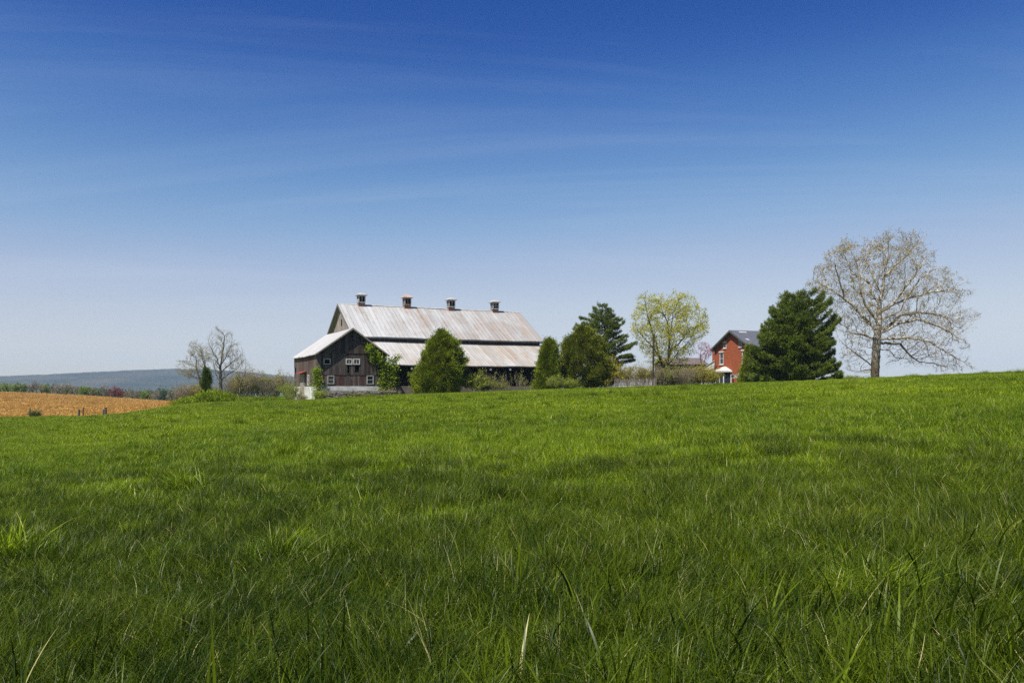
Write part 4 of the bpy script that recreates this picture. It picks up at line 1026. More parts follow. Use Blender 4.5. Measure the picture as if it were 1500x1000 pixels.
# two small dishes on poles in the yard
for k, (px, pc, pyc) in enumerate(((1073.5, 'post', 551.3), (1080.5, 'post', 551.0))):
    Y = 111.5 + k * 0.6; w0 = P(px, pyc, Y); g0 = gz(w0.x, Y)
    dsh = empty('satellite_dish', (w0.x, Y, g0), math.radians(15 - 30 * k), label=['white dish aerial on a dark pole right by the bay of the house', 'white dish aerial on a pole, partly behind the conifer branches'][k], cat='dish', group='dish aerials beside the brick house')
    h_ = w0.z - g0; b = MB(); b.tube([(0.15, 0.05, 0), (0, 0.05, h_)], 0.09, 8); b.build('pole', M['black'] if k == 0 else M['post'], dsh)
    b = MB(); R_ = 0.36; rings = [(0.0, 0.09), (0.12, 0.08), (0.24, 0.04), (R_, -0.05), (R_ + 0.01, -0.04), (0.24, 0.055), (0.0, 0.11)]
    vs_ = []; fs = []
    for r__, d__ in rings: vs_ += [(r__ * math.cos(a * math.pi / 8), d__, h_ + r__ * 0.85 * math.sin(a * math.pi / 8)) for a in range(16)]
    for q in range(len(rings) - 1): fs += [(q * 16 + a, q * 16 + (a + 1) % 16, (q + 1) * 16 + (a + 1) % 16, (q + 1) * 16 + a) for a in range(16)]
    b.add(vs_, fs); b.build('reflector', M['white'], dsh, True)
    b = MB(); b.tube([(0, -0.02, h_ - 0.3), (0, -0.35, h_ - 0.08)], 0.02, 6); b.box(-0.06, 0.06, -0.42, -0.32, h_ - 0.12, h_); b.build('receiver', M['soffit'], dsh)
# low farm building seen through the leafing tree
Y = 150; w0 = P(965, 560, Y)
shed = empty('farm_shed', (w0.x + 5, Y, gz(w0.x, Y)), math.radians(8), label='long low shed with brownish purple roof behind the leafing tree', cat='shed')
hh = lambda v: EYE + (HOR - v) / FPX * Y - gz(w0.x, Y)
b = MB()
for sg in (-1, 1): b.prism([(-5, 0, hh(524)), (3, 0, hh(524)), (3, sg * 4.2, hh(534)), (-5, sg * 4.2, hh(534))], (0, 0, -0.12))
b.build('roof', M['brownroof'], shed)
b = MB(); b.box(-4.7, 2.7, -3.8, 3.8, -1, hh(534.5)); b.prism([(-4.7, -3.8, hh(534.5)), (-4.7, 3.8, hh(534.5)), (-4.7, 0, hh(525.5))], (7.4, 0, 0)); b.build('wall', M['wood'], shed)
#PLANTS
# ------------------------------------------------------------------ trees
def zp(pts, ox, oy, s): return [(ox + x / s, oy + y / s) for x, y in pts]
Z5 = lambda pts: zp(pts, 1170, 330, 4.1667)
syc_poly = Z5([(75, 380), (110, 270), (165, 250), (150, 160), (205, 175), (260, 110), (320, 150), (380, 95), (420, 160), (470, 100), (550, 45), (620, 95), (700, 50), (780, 85), (800, 150), (830, 200), (800, 280), (870, 270), (930, 330), (1000, 325), (1030, 430), (980, 480), (1085, 560), (1020, 640), (960, 680), (1010, 760), (1040, 830), (1010, 870), (950, 905), (850, 860), (760, 890), (740, 840), (660, 850), (600, 840), (545, 790), (530, 740), (440, 740), (430, 870), (330, 905), (270, 830), (300, 740), (240, 700), (220, 600), (160, 520), (120, 450)])
syc_limbs = [[(465, 940), (470, 800), (478, 690), (490, 600), (493, 480), (510, 400), (522, 300), (550, 180)],
 [(475, 640), (400, 555), (340, 480), (270, 420), (200, 365), (130, 330)], [(480, 600), (455, 560), (390, 490), (350, 400), (330, 300), (290, 200)],
 [(475, 695), (400, 668), (330, 650), (318, 620), (260, 580), (215, 552)], [(460, 865), (400, 820), (360, 790), (290, 740)], [(455, 880), (400, 880), (340, 900)],
 [(490, 655), (560, 610), (640, 545), (760, 525), (900, 535), (990, 560)], [(495, 530), (580, 478), (660, 450), (770, 415), (890, 400)],
 [(485, 665), (600, 600), (700, 580), (800, 620), (880, 670), (960, 740)], [(480, 695), (640, 690), (740, 710), (800, 755), (860, 800), (960, 880)],
 [(478, 720), (650, 718), (720, 780), (800, 830)], [(493, 480), (455, 400), (470, 360), (430, 310), (380, 285), (360, 200)], [(520, 320), (590, 240), (650, 190), (710, 110)],
 [(495, 580), (600, 530), (640, 440), (700, 340), (780, 280)], [(300, 440), (250, 340), (200, 240)], [(500, 760), (560, 760), (600, 800)], [(505, 420), (440, 250), (420, 150)], [(560, 490), (640, 360), (700, 250)]]
broadleaf('sycamore_tree', 'large spreading bare sycamore with pale limbs and tan buds on the hill crest', 'tree', None, 92, Z5([(465, 930)])[0], syc_poly,
          [Z5(l) for l in syc_limbs], 42, 3500, 0.28, 0.36, 3.2, 0.011, 0.47, M['bark_syc'], M['bud'], 22000, 0.13, 0.6, 2, depth=0.55, grav=0.10, twigmat=M['twig_syc'], maxd=6.0, void=1.4, lk=1.0, clus=True)

Z3 = lambda pts: zp(pts, 770, 420, 5.357)
lt_poly = Z3([(900, 72), (990, 92), (1075, 70), (1110, 110), (1130, 150), (1160, 75), (1230, 65), (1330, 100), (1350, 180), (1410, 240), (1440, 320), (1400, 400), (1340, 440), (1290, 520), (1250, 600), (1100, 640), (960, 620), (930, 540), (900, 450), (860, 400), (820, 330), (850, 250), (870, 170)])
lt_limbs = [[(1090, 760), (1080, 640), (1040, 500), (1010, 400), (960, 250), (940, 130)], [(1085, 660), (1120, 560), (1130, 400), (1110, 280), (1060, 150)], [(1110, 620), (1150, 500), (1200, 380), (1230, 250), (1230, 120)],
            [(1150, 500), (1220, 440), (1290, 350), (1370, 300)], [(1060, 560), (1000, 480), (920, 400), (860, 330)], [(1100, 640), (1180, 540), (1270, 450), (1330, 390)], [(1130, 400), (1170, 250), (1190, 140)]]
broadleaf('leafing_tree', 'broad many-stemmed tree with fresh yellow-green leaves beside the brick house', 'tree', None, 112, Z3([(1090, 760)])[0], lt_poly,
          [Z3(l) for l in lt_limbs], 8, 1900, 0.34, 0.48, 3.0, 0.013, 0.30, M['bark_dark'], M['leaf_lime'], 21000, 0.17, 0.5, 2, depth=0.75, grav=0.05)

Z6 = lambda pts: zp(pts, 220, 470, 6.818)
broadleaf('bare_tree', 'tall bare tree with upswept grey branches standing by the mown strip', 'tree', 'bare trees left of the barn', 112, Z6([(700, 760)])[0],
          Z6([(580, 180), (660, 120), (740, 105), (830, 160), (850, 230), (880, 280), (900, 350), (945, 420), (900, 480), (800, 500), (740, 640), (660, 600), (620, 470), (570, 400), (560, 300), (590, 250)]),
          [Z6(l) for l in ([(700, 780), (705, 620), (700, 480), (715, 350), (735, 240), (740, 140)], [(700, 490), (680, 380), (640, 300), (610, 210)], [(705, 440), (760, 340), (800, 230)], [(705, 520), (770, 440), (850, 370), (900, 350)], [(700, 600), (760, 540), (860, 470)], [(690, 600), (650, 530), (620, 440)])],
          19, 1300, 0.28, 0.38, 2.6, 0.011, 0.24, M['bark_grey'], M['leaf_pale'], 4500, 0.08, 0.5, 2, depth=0.7, grav=0.30, twigmat=M['twig_grey'])
broadleaf('bare_tree', 'shorter leaning bare tree with sparse pale leaves behind the dark cedar', 'tree', 'bare trees left of the barn', 109, Z6([(520, 760)])[0],
          Z6([(370, 240), (430, 210), (520, 215), (560, 260), (570, 330), (600, 390), (570, 450), (540, 560), (460, 600), (380, 580), (280, 545), (300, 460), (360, 420), (350, 350), (400, 310)]),
          [Z6(l) for l in ([(520, 780), (505, 650), (490, 560), (460, 470), (420, 420), (370, 400)], [(495, 580), (440, 565), (350, 545), (300, 540)], [(510, 660), (530, 500), (515, 400), (480, 320), (400, 250)], [(525, 480), (520, 350), (530, 250)], [(460, 470), (455, 400), (440, 340)])],
          23, 850, 0.28, 0.38, 2.6, 0.011, 0.17, M['bark_grey'], M['leaf_pale'], 5500, 0.09, 0.45, 2, depth=0.7, grav=0.22, twigmat=M['twig_grey'])
broadleaf('bare_tree', 'small twiggy bare tree in the brush beside the tall one', 'tree', 'bare trees left of the barn', 116, (352, 580),
          [(338, 545), (340, 535), (348, 528), (357, 522), (364, 530), (368, 545), (362, 560), (345, 560)], [[(352, 582), (351, 565), (350, 550), (352, 540)], [(351, 565), (358, 550), (360, 538)], [(351, 568), (344, 555)]],
          29, 260, 0.28, 0.4, 2.2, 0.011, 0.10, M['bark_grey'], M['leaf_pale'], 900, 0.08, 0.4, 2, depth=0.8, twigmat=M['twig_grey'])
conifer('cedar_tree', 'slim dark green cedar on bare legs in front of the bare trees', 'tree', None, 98, 302, Z6([(575, 485), (545, 520), (510, 560), (500, 620), (515, 690), (540, 740), (590, 740), (605, 660), (615, 590), (600, 530)]), 31, M['cedar'], 'thuja', 0.55, tuft=0.24)
broadleaf('redbud_tree', 'small pink-blossomed tree beside the white lean-to of the house', 'tree', None, 121, (1030, 560),
          [(1018, 520), (1016, 512), (1022, 504), (1030, 502), (1037, 506), (1044, 512), (1042, 522), (1036, 530), (1026, 528)], [[(1030, 560), (1029, 545), (1027, 530), (1026, 518)], [(1029, 540), (1034, 525), (1038, 515)]],
          33, 240, 0.26, 0.36, 2.0, 0.011, 0.10, M['bark_dark'], M['pink'], 1500, 0.11, 0.35, 2, depth=0.8)

conifer('pine_tree', 'massive dark green pine with two tops in front of the brick house', 'tree', None, 85, 1163,
        [(1157, 429), (1162, 436), (1166, 430), (1172, 431), (1176, 440), (1186, 434), (1198, 432), (1206, 438), (1213, 447), (1214, 460), (1218, 472), (1230, 480), (1228, 487), (1212, 494), (1214, 504), (1228, 510), (1224, 520), (1213, 524), (1224, 530), (1235, 534), (1231, 545), (1227, 562), (1090, 562), (1092, 548), (1098, 530), (1104, 515), (1108, 500), (1113, 488), (1122, 480), (1126, 466), (1133, 456), (1146, 452), (1150, 438)],
        51, M['pine'], 'pine', 2.0, tuft=0.32, depth=0.85)
conifer('pine_tree', 'open-branched dark pine rising behind the rounded evergreens', 'tree', None, 108, 886,
        Z3([(570, 135), (620, 150), (690, 165), (700, 250), (775, 285), (740, 365), (818, 398), (780, 440), (878, 462), (850, 500), (720, 520), (700, 545), (900, 568), (840, 605), (720, 615), (600, 620), (420, 520), (345, 410), (375, 320), (410, 275), (530, 305), (488, 240), (545, 165)]),
        52, M['pine'], 'pine', 1.25, tuft=0.34, depth=0.75, gap=1.35)
conifer('arborvitae', 'big bushy green arborvitae standing alone in front of the barn', 'shrub', 'arborvitae round the farmyard', 86, 646,
        zp([(335, 368), (262, 403), (215, 450), (175, 520), (150, 600), (100, 680), (72, 770), (105, 885), (455, 880), (478, 780), (503, 700), (503, 600), (480, 520), (452, 450), (382, 398)], 590, 420, 5.555), 61, M['thuja'], 'thuja', 3.0, tuft=0.26)
conifer('arborvitae', 'narrow upright arborvitae at the far corner of the barn roof', 'shrub', 'arborvitae round the farmyard', 91, 803,
        Z3([(190, 418), (135, 470), (100, 570), (80, 650), (55, 800), (270, 810), (265, 620), (258, 500), (240, 440)]), 62, M['thuja'], 'thuja', 2.6, tuft=0.24)
conifer('arborvitae', 'wide olive-bronze arborvitae below the open pine', 'shrub', 'arborvitae round the farmyard', 93, 853,
        Z3([(450, 318), (380, 370), (300, 430), (265, 500), (262, 620), (255, 800), (560, 800), (690, 700), (680, 600), (640, 520), (600, 420), (520, 340)]), 63, M['thuja_bronze'], 'thuja', 2.6, tuft=0.27)
conifer('arborvitae', 'yellow-green arborvitae at the foot of the massive pine by the house', 'shrub', 'arborvitae round the farmyard', 90, 1098,
        [(1100, 508), (1093, 520), (1089, 535), (1084, 550), (1080, 566), (1122, 566), (1120, 530), (1110, 512)], 64, M['thuja'], 'thuja', 2.4, tuft=0.24)

# ------------------------------------------------------------------ shrubs
def at(px, Y): return ((px - 750) / FPX * Y, Y)
def row(items, Y0, group, name='shrub', cat='shrub'):
    for (px, top, w_, key, lm, sm_, lab) in items:
        Y = Y0 + rnd.uniform(-2, 2); x, y = at(px, Y); g = gz(x, y); h = EYE + (HOR - top) / FPX * Y - g
        shrub(name, lab, cat, group, x, y, key, w_, max(0.5, h), rnd.uniform(0, 6.28), lm, sm_)
# brush between the left trees and the barn
row([(268, 563, 3.0, 'twiggy', 'leaf_pale', 'twig_grey', 'thin grey twiggy bush at the corner of the stubble field'), (287, 561, 3.4, 'loose2', 'shrub_olive', 'twig_tan', 'ochre-green bush under the leaning bare tree'),
     (315, 566, 2.2, 'twiggy2', 'leaf_pale', 'twig_grey', 'low bare bush between the cedar and the tall bare tree'), (338, 552, 3.0, 'twiggy', 'leaf_pale', 'twig_grey', 'tall bare bush just beyond the tall bare tree'),
     (352, 548, 3.2, 'loose', 'shrub_olive', 'twig_tan', 'olive bush around the small bare tree'), (366, 545, 3.4, 'twiggy2', 'leaf_pale', 'twig_grey', 'tall greyish twiggy bush near the middle of the hedgerow'),
     (380, 547, 3.6, 'loose2', 'shrub_olive', 'twig_tan', 'rounded yellowish bush in the middle of the hedgerow'), (393, 551, 3.2, 'twiggy', 'leaf_pale', 'twig_grey', 'brown-stemmed bush between two yellowish ones'),
     (405, 549, 3.6, 'loose', 'shrub_olive', 'twig_tan', 'yellow-olive bush in the hedgerow nearing the barn wing'), (418, 550, 3.0, 'twiggy2', 'leaf_pale', 'twig_grey', 'pale wiry bush last in the hedgerow before the wing')], 124, 'hedgerow bushes by the mown strip')
row([(425, 560, 2.0, 'loose', 'shrub_green', 'twig_tan', 'bright yellow-green bush at the back corner of the wing'), (434, 574, 1.4, 'loose2', 'shrub_green', 'twig_tan', 'small bright bush below the red side wall'), (442, 578, 1.2, 'twiggy', 'leaf_pale', 'twig_tan', 'dry low brush beside the plank door')], 94, 'brush along the wing')
row([(468, 572, 1.3, 'dense', 'shrub_green', 'twig_tan', 'dense green bush under the vine column')], 86.5, None)
row([(693, 548, 2.4, 'dense2', 'thuja', 'twig_tan', 'dark leafy shrub next to the big arborvitae'), (712, 552, 2.4, 'dense', 'thuja_bronze', 'twig_tan', 'bushy olive shrub before the stable opening'), (727, 557, 2.0, 'loose', 'thuja_bronze', 'twig_tan', 'smaller olive shrub at the end of the stone wall')], 88, 'shrubs before the stable')
row([(704, 540, 1.6, 'sapling', 'leaf_pale', 'twig_tan', 'pale sapling with round leaf buds leaning over the shrubs'), (724, 543, 1.4, 'sapling', 'leaf_pale', 'twig_grey', 'forked sapling in front of the dark stable'), (741, 546, 1.2, 'sapling', 'leaf_pale', 'twig_grey', 'thin sapling behind the stone wall'),
     (760, 541, 1.3, 'sapling', 'leaf_pale', 'twig_grey', 'tallest pale sapling against the dark opening'), (768, 550, 1.2, 'sapling', 'leaf_pale', 'twig_grey', 'short spreading sapling close to the narrow arborvitae')], 91, 'saplings before the stable')
row([(815, 551, 1.8, 'dense', 'shrub_green', 'twig_tan', 'bright low shrub between the two arborvitae'), (836, 556, 1.8, 'dense2', 'shrub_green', 'twig_tan', 'yellow-green shrub at the foot of the wide arborvitae')], 88, 'low shrubs by the arborvitae')
row([(872, 535, 3.0, 'loose', 'shrub_olive', 'twig_tan', 'ochre bush beside the wide arborvitae'), (880, 552, 2.6, 'dense2', 'shrub_green', 'twig_tan', 'low green bush filling the gap between wide arborvitae and fence'), (893, 549, 2.8, 'loose', 'shrub_green', 'twig_tan', 'low leafy bush at the first post of the paling fence'), (888, 531, 3.2, 'dense2', 'shrub_olive', 'twig_tan', 'dense olive bush below the open pine'), (905, 534, 3.2, 'loose', 'shrub_olive', 'twig_tan', 'loose ochre bush behind the pale paling fence'),
     (922, 540, 3.0, 'loose2', 'shrub_olive', 'twig_tan', 'thin bush at the middle of the paling fence'), (938, 538, 3.0, 'twiggy', 'leaf_pale', 'twig_tan', 'brown twiggy bush just before the tall pole'), (952, 535, 3.2, 'loose2', 'shrub_olive', 'twig_tan', 'yellowish bush around the tall pole'),
     (966, 540, 3.0, 'twiggy2', 'leaf_pale', 'twig_grey', 'bare wiry bush between pole and leafing tree'), (979, 542, 3.0, 'loose', 'shrub_olive', 'twig_tan', 'olive bush at the foot of the leafing tree'), (992, 539, 3.0, 'loose2', 'shrub_green', 'twig_tan', 'greenish bush beside the stems of the leafing tree'),
     (1005, 537, 3.0, 'twiggy', 'leaf_pale', 'twig_tan', 'tan twiggy bush past the leafing tree'), (1018, 535, 3.2, 'loose', 'shrub_olive', 'twig_tan', 'golden olive bush under the pink tree'), (1031, 539, 3.0, 'dense2', 'shrub_olive', 'twig_tan', 'dense olive bush before the white lean-to'), (1042, 542, 2.4, 'dense', 'shrub_olive', 'twig_tan', 'dense olive bush touching the bay window')], 104, 'hedge of bushes beside the house')
row([(1240, 549, 2.6, 'loose', 'shrub_green', 'twig_tan', 'low dark bush just past the massive pine')], 92, None)

# vines
def vine(label, path, seed, spread, nleaf, size, mat='vine', thick=0.05, stems=5, group=None):
    """path: 3D points up the wall; leaves bulge towards the camera side"""
    rg = RNG(seed); base = Vector(path[0]); t_ = empty('climbing_vine', base, label=label, cat='vine', group=group)
    pts = np.array([np.array(p) for p in path]); seg = np.linalg.norm(np.diff(pts[:, :3], axis=0), axis=1); cum = np.concatenate([[0], np.cumsum(seg)])
    b = MB()
    for s in range(stems):
        o_ = rg.normal(0, 0.12, 3); q = [Vector(p[:3]) - base + Vector(o_ * (1 + k * 0.5)) + Vector(rg.normal(0, 0.08, 3)) for k, p in enumerate(pts)]; q[0].z = -0.1
        b.tube(q, [max(0.012, thick * (1 - k / (len(q) + 1))) for k in range(len(q))], 5)
    b.build('stems', M['bark_dark'], t_)
    # leaf clumps
    nc = nleaf // 24; s = rg.uniform(0, cum[-1], nc); C_ = np.stack([np.interp(s, cum, pts[:, k]) for k in range(3)], 1)
    w = np.interp(s, cum, spread); C_ = C_ + rg.normal(0, 1, (nc, 3)) * w[:, None] * np.array([0.75, 0.35, 0.6]); 
    Pn = np.repeat(C_, 24, 0) + rg.normal(0, 0.17, (nc * 24, 3))
    V, F, C = leafquads(Pn, size, rg, asp=0.85, dirv=np.array([0.0, -0.5, 0.1]), spread=1.0, g=np.repeat(rg.random(nc), 24) * 0.8 + rg.random(nc * 24) * 0.2)
    b0 = np.array(base); link('foliage', qmesh('foliage', V - b0, F, C, M[mat]), t_); return t_
q = [b_world(1.5, -15.6, 0), b_world(1.6, -15.6, 1.5), b_world(1.5, -15.6, 3.0), b_world(1.2, -15.7, 4.3), b_world(0.2, -15.75, 5.2), b_world(-0.6, -15.75, 6.1)]
vine('thick bright green vine climbing the corner of the wing next to the lower roof', q, 71, [0.3, 0.4, 0.42, 0.55, 0.55, 0.35], 3600, 0.16, stems=7)
q = [b_world(2.2, -15.8, 0), b_world(2.4, -15.8, 2.0), b_world(2.7, -15.8, 4.2), b_world(3.1, -15.9, 5.2)]
vine('bright vine shoots hanging over the lower roof beside the wing', q, 72, [0.2, 0.3, 0.45, 0.4], 1700, 0.17, stems=4)
q = [b_world(-6.3, -16.3, -0.3), b_world(-6.4, -16.2, 1.2), b_world(-6.5, -15.9, 2.4), b_world(-6.6, -15.9, 3.4)]
vine('green vine column on the front corner near the plank door', q, 73, [0.5, 0.40, 0.33, 0.2], 2600, 0.13, stems=5)
q = [b_world(-5.6, -16.9, -0.2), b_world(-3.0, -16.95, 0.25), b_world(0.0, -16.95, 0.3), b_world(2.6, -16.9, 0.3)]
cr = vine('yellow-green creeper trailing along the dry stone wall', q, 74, [0.35, 0.28, 0.3, 0.35], 2000, 0.10, mat='shrub_green', thick=0.02, stems=4)
q = [b_world(1.0, -16.2, 0), b_world(2.0, -16.3, 0.9), b_world(2.9, -16.2, 0.6), b_world(3.4, -16.2, 0.3)]
vine('tangle of dry brown stems with few leaves at the corner of the wing', q, 75, [0.5, 0.5, 0.5, 0.4], 1200, 0.09, mat='far_tan', thick=0.03, stems=12)

# ------------------------------------------------------------------ far tree line
def far_tree(seed, H, W, n, size, mat, twig=False, oval=0.85):
    rg = RNG(seed); b = MB()
    b.tube([(0, 0, 0), (0.1, 0, H * 0.35), (0, 0.1, H * 0.8)], [0.22, 0.16, 0.05], 5)
    tips = []
    for k in range(26 if twig else 14):
        a = rg.uniform(0, 6.28); z0 = H * rg.uniform(0.12, 0.6); e = W * 0.5 * rg.uniform(0.5, 1.0) * (1.1 - z0 / H * 0.5); z1 = min(H * 0.99, z0 + H * rg.uniform(0.2, 0.45))
        b.tube([(0, 0, z0), (math.cos(a) * e * 0.5, math.sin(a) * e * 0.5, (z0 + z1) / 2 + 0.2), (math.cos(a) * e, math.sin(a) * e, z1)], [0.09, 0.06, 0.03], 3); tips.append((math.cos(a) * e, math.sin(a) * e, z1))
        if twig:
            for _ in range(9):
                f = rg.uniform(0.3, 1); p = np.array([math.cos(a) * e * f, math.sin(a) * e * f, z0 + (z1 - z0) * f]); d = rg.normal(0, 1, 3); d[2] = abs(d[2]) + 0.5; d /= np.linalg.norm(d)
                b.tube([p, p + d * H * 0.14], [0.035, 0.012], 3, cap=False)
    nc = max(12, n // 12); u = rg.normal(0, 1, (nc, 3)); u /= np.linalg.norm(u, axis=1)[:, None]; r_ = rg.random(nc) ** 0.45
    C_ = u * r_[:, None] * np.array([W / 2, W / 2, H * 0.48]) + np.array([0, 0, H * 0.50]); C_[:, 2] += 0.06 * H * np.sin(C_[:, 0] * 2)
    Pn = np.repeat(C_, 12, 0) + rg.normal(0, 0.28, (nc * 12, 3)); Pn[:, 2] = np.maximum(Pn[:, 2], H * 0.08)
    V, F, C = leafquads(Pn, size, rg, asp=0.7)
    return b, (V, F, C)
FT = {}
def far(key, x, y, s, rz, label, name='tree'):
    spec = {'green': (81, 7, 6, 1500, 0.5, 'far_green'), 'dark': (82, 7, 6, 1600, 0.5, 'far_dark'), 'red': (83, 7, 6.5, 1300, 0.42, 'far_red'), 'tan': (84, 7, 5.5, 800, 0.35, 'far_tan'),
            'bare': (85, 7.5, 5.5, 120, 0.25, 'far_tan'), 'bare2': (86, 7.5, 5.0, 300, 0.25, 'far_tan')}[key]
    t_ = empty(name, (x, y, gz(x, y) - 0.2), rz, label=label, cat='tree', group='trees along the far edge of the stubble field'); t_.scale = (s, s, s)
    if key not in FT:
        bb, (V, F, C) = far_tree(spec[0], spec[1], spec[2], spec[3], spec[4], spec[5], key.startswith('bare'))
        tr = bb.build('trunk', M['twig_grey'] if key.startswith('bare') else M['bark_dark'], t_); cr_ = link('crown', qmesh('crown', V, F, C, M[spec[5]]), t_); FT[key] = (tr.data, cr_.data)
    else:
        link('trunk', FT[key][0], t_); link('crown', FT[key][1], t_)
    return t_
LAB = {'green': 'round fresh green tree in the far tree line', 'dark': 'bluish dark green tree in the far tree line', 'tan': 'tan budding tree in the far tree line', 'bare': 'bare grey tree in the far tree line', 'bare2': 'bare brownish tree in the far tree line'}
specs = [(66, 561, 'green', 'fresh green tree among bare ones near the middle of the field edge'), (122, 567, 'green', None), (131, 568, 'green', None), (141, 570, 'green', None), (213, 574, 'green', None), (168, 564, 'red', 'dark red leafing tree beyond the stubble field'),
         (178, 571, 'red', 'smaller dull red tree beside the dark red one'), (236, 566, 'dark', None), (243, 568, 'dark', None), (219, 569, 'dark', None), (208, 570, 'dark', None), (196, 572, 'dark', None), (4, 561, 'bare', None), (20, 562, 'bare', None), (38, 559, 'bare', None),
         (48, 558, 'bare2', None), (54, 556, 'bare', None), (76, 560, 'bare2', None), (84, 559, 'tan', None), (92, 560, 'bare2', None), (98, 558, 'tan', None), (106, 566, 'tan', None), (114, 566, 'bare2', None), (151, 562, 'bare2', None), (154, 564, 'tan', None), (160, 570, 'tan', None),
         (186, 570, 'tan', None), (192, 571, 'bare2', None), (201, 571, 'tan', None), (226, 572, 'tan', None), (232, 573, 'bare2', None), (249, 572, 'tan', None), (254, 568, 'dark', None), (258, 574, 'tan', None), (264, 570, 'bare2', None), (270, 568, 'tan', None), (276, 566, 'tan', None), (283, 564, 'bare2', None),
         (12, 566, 'tan', None), (28, 566, 'tan', None), (60, 566, 'tan', None), (-20, 560, 'bare', None), (-45, 560, 'tan', None), (296, 568, 'tan', None), (312, 570, 'dark', None), (326, 570, 'tan', None), (345, 570, 'dark', None), (362, 570, 'tan', None), (384, 570, 'tan', None), (402, 572, 'tan', None)]
specs += [(px_ + rnd.uniform(-3, 3), 567 + px_ * 0.022 + rnd.uniform(-3, 3), rnd.choice(['tan', 'tan', 'bare2', 'green', 'dark', 'tan']), None) for px_ in range(-30, 290, 10)]
for k, (px, top, key, lab) in enumerate(specs):
    Y = 272 + rnd.uniform(0, 22) + (28 if key == 'dark' else 0); x, y = at(px, Y); h = EYE + (HOR - top) / FPX * Y - gz(x, y)
    far(key, x, y, max(0.55, h / (7.0 if not key.startswith('bare') else 7.5)), rnd.uniform(0, 6.28), lab or LAB[key])
# pale farmhouse high on the ridge
Y = RIDGE_Y - 300; x, y = at(142, Y)
zr_ = vz(551.4, Y)
hh_ = empty('hill_house', (x, y, zr_ - 10), 0.2, label='tiny pale building on the wooded ridge', cat='house')
b = MB(); b.box(-15, 15, -6, 6, 0, 13); b.build('wall', M['white'], hh_)
b = MB(); b.prism([(-16, -7, 13), (-16, 7, 13), (-16, 0, 17)], (32, 0, 0)); b.build('roof', M['cup_white'], hh_)

# ------------------------------------------------------------------ fence posts, pole, paling fence
for (px, top, bot, lab) in ((43.5, 597, 609, 'thin fence post beside the round bush at the field edge'), (115.5, 599.5, 609, 'short stout fence post at the near edge of the stubble'), (121.5, 597, 609, 'taller thin fence post beside the stout one'),
                            (151.5, 599.5, 609, 'short dark post of the pair at the corner of the stubble'), (154.5, 596.5, 609, 'taller dark post of the pair at the corner of the stubble')):
    Y = 83.0; x, y = at(px, Y); g = gz(x, y); h = EYE + (HOR - top) / FPX * Y - g
    t_ = MB(); t_.tube([(0, 0, -0.2), (0.01, 0, h * 0.5), (0.03, 0.01, h)], [0.13, 0.12, 0.11] if 'thin' not in lab else [0.07, 0.07, 0.06], 8); o = t_.build('fence_post', M['post']); o.location = (x, y, g); tag(o, lab, 'fence post', 'old fence posts at the field edge')
row([(49.5, 600.5, 1.3, 'dense', 'cedar', 'twig_tan', 'small round dark bush beside a thin fence post')], 84.5, None)
Y = 100; x, y = at(957, Y); g = gz(x, y); h = EYE + (HOR - 489) / FPX * Y - g
b = MB(); b.tube([(0, 0, -0.3), (0, 0, h * .5), (0.05, 0, h)], [0.13, 0.12, 0.11], 8); o = b.build('utility_pole', M['bark_dark']); o.location = (x, y, g); tag(o, 'plain weathered wooden pole rising out of the bushes', 'pole')
Y = 98.5; x0, _ = at(900, Y); x1, _ = at(962, Y); g = gz((x0 + x1) / 2, Y)
pf = empty('paling_fence', ((x0 + x1) / 2, Y, g), 0, label='pale worn paling fence in front of the ochre bushes', cat='fence')
b = MB(); rg = random.Random(9); x = -(x1 - x0) / 2
while x < (x1 - x0) / 2: b.box(x, x + 0.075, -0.02, 0.0, -0.2, 1.15 + rg.uniform(-0.12, 0.08), (rg.random(), rg.random() * .3, 0)); x += 0.17
b.build('palings', M['wood_grey'], pf)
b = MB(); b.box(-(x1 - x0) / 2, (x1 - x0) / 2, 0.002, 0.05, 0.35, 0.43); b.box(-(x1 - x0) / 2, (x1 - x0) / 2, 0.002, 0.05, 0.9, 0.98); b.build('rail', M['wood'], pf)
for k in range(3):
    xx = -(x1 - x0) / 2 + 0.2 + k * (x1 - x0 - 0.4) / 2; b = MB(); b.tube([(xx, 0.1, -0.3), (xx, 0.1, 1.4)], 0.07, 6); b.build('post', M['post'], pf)

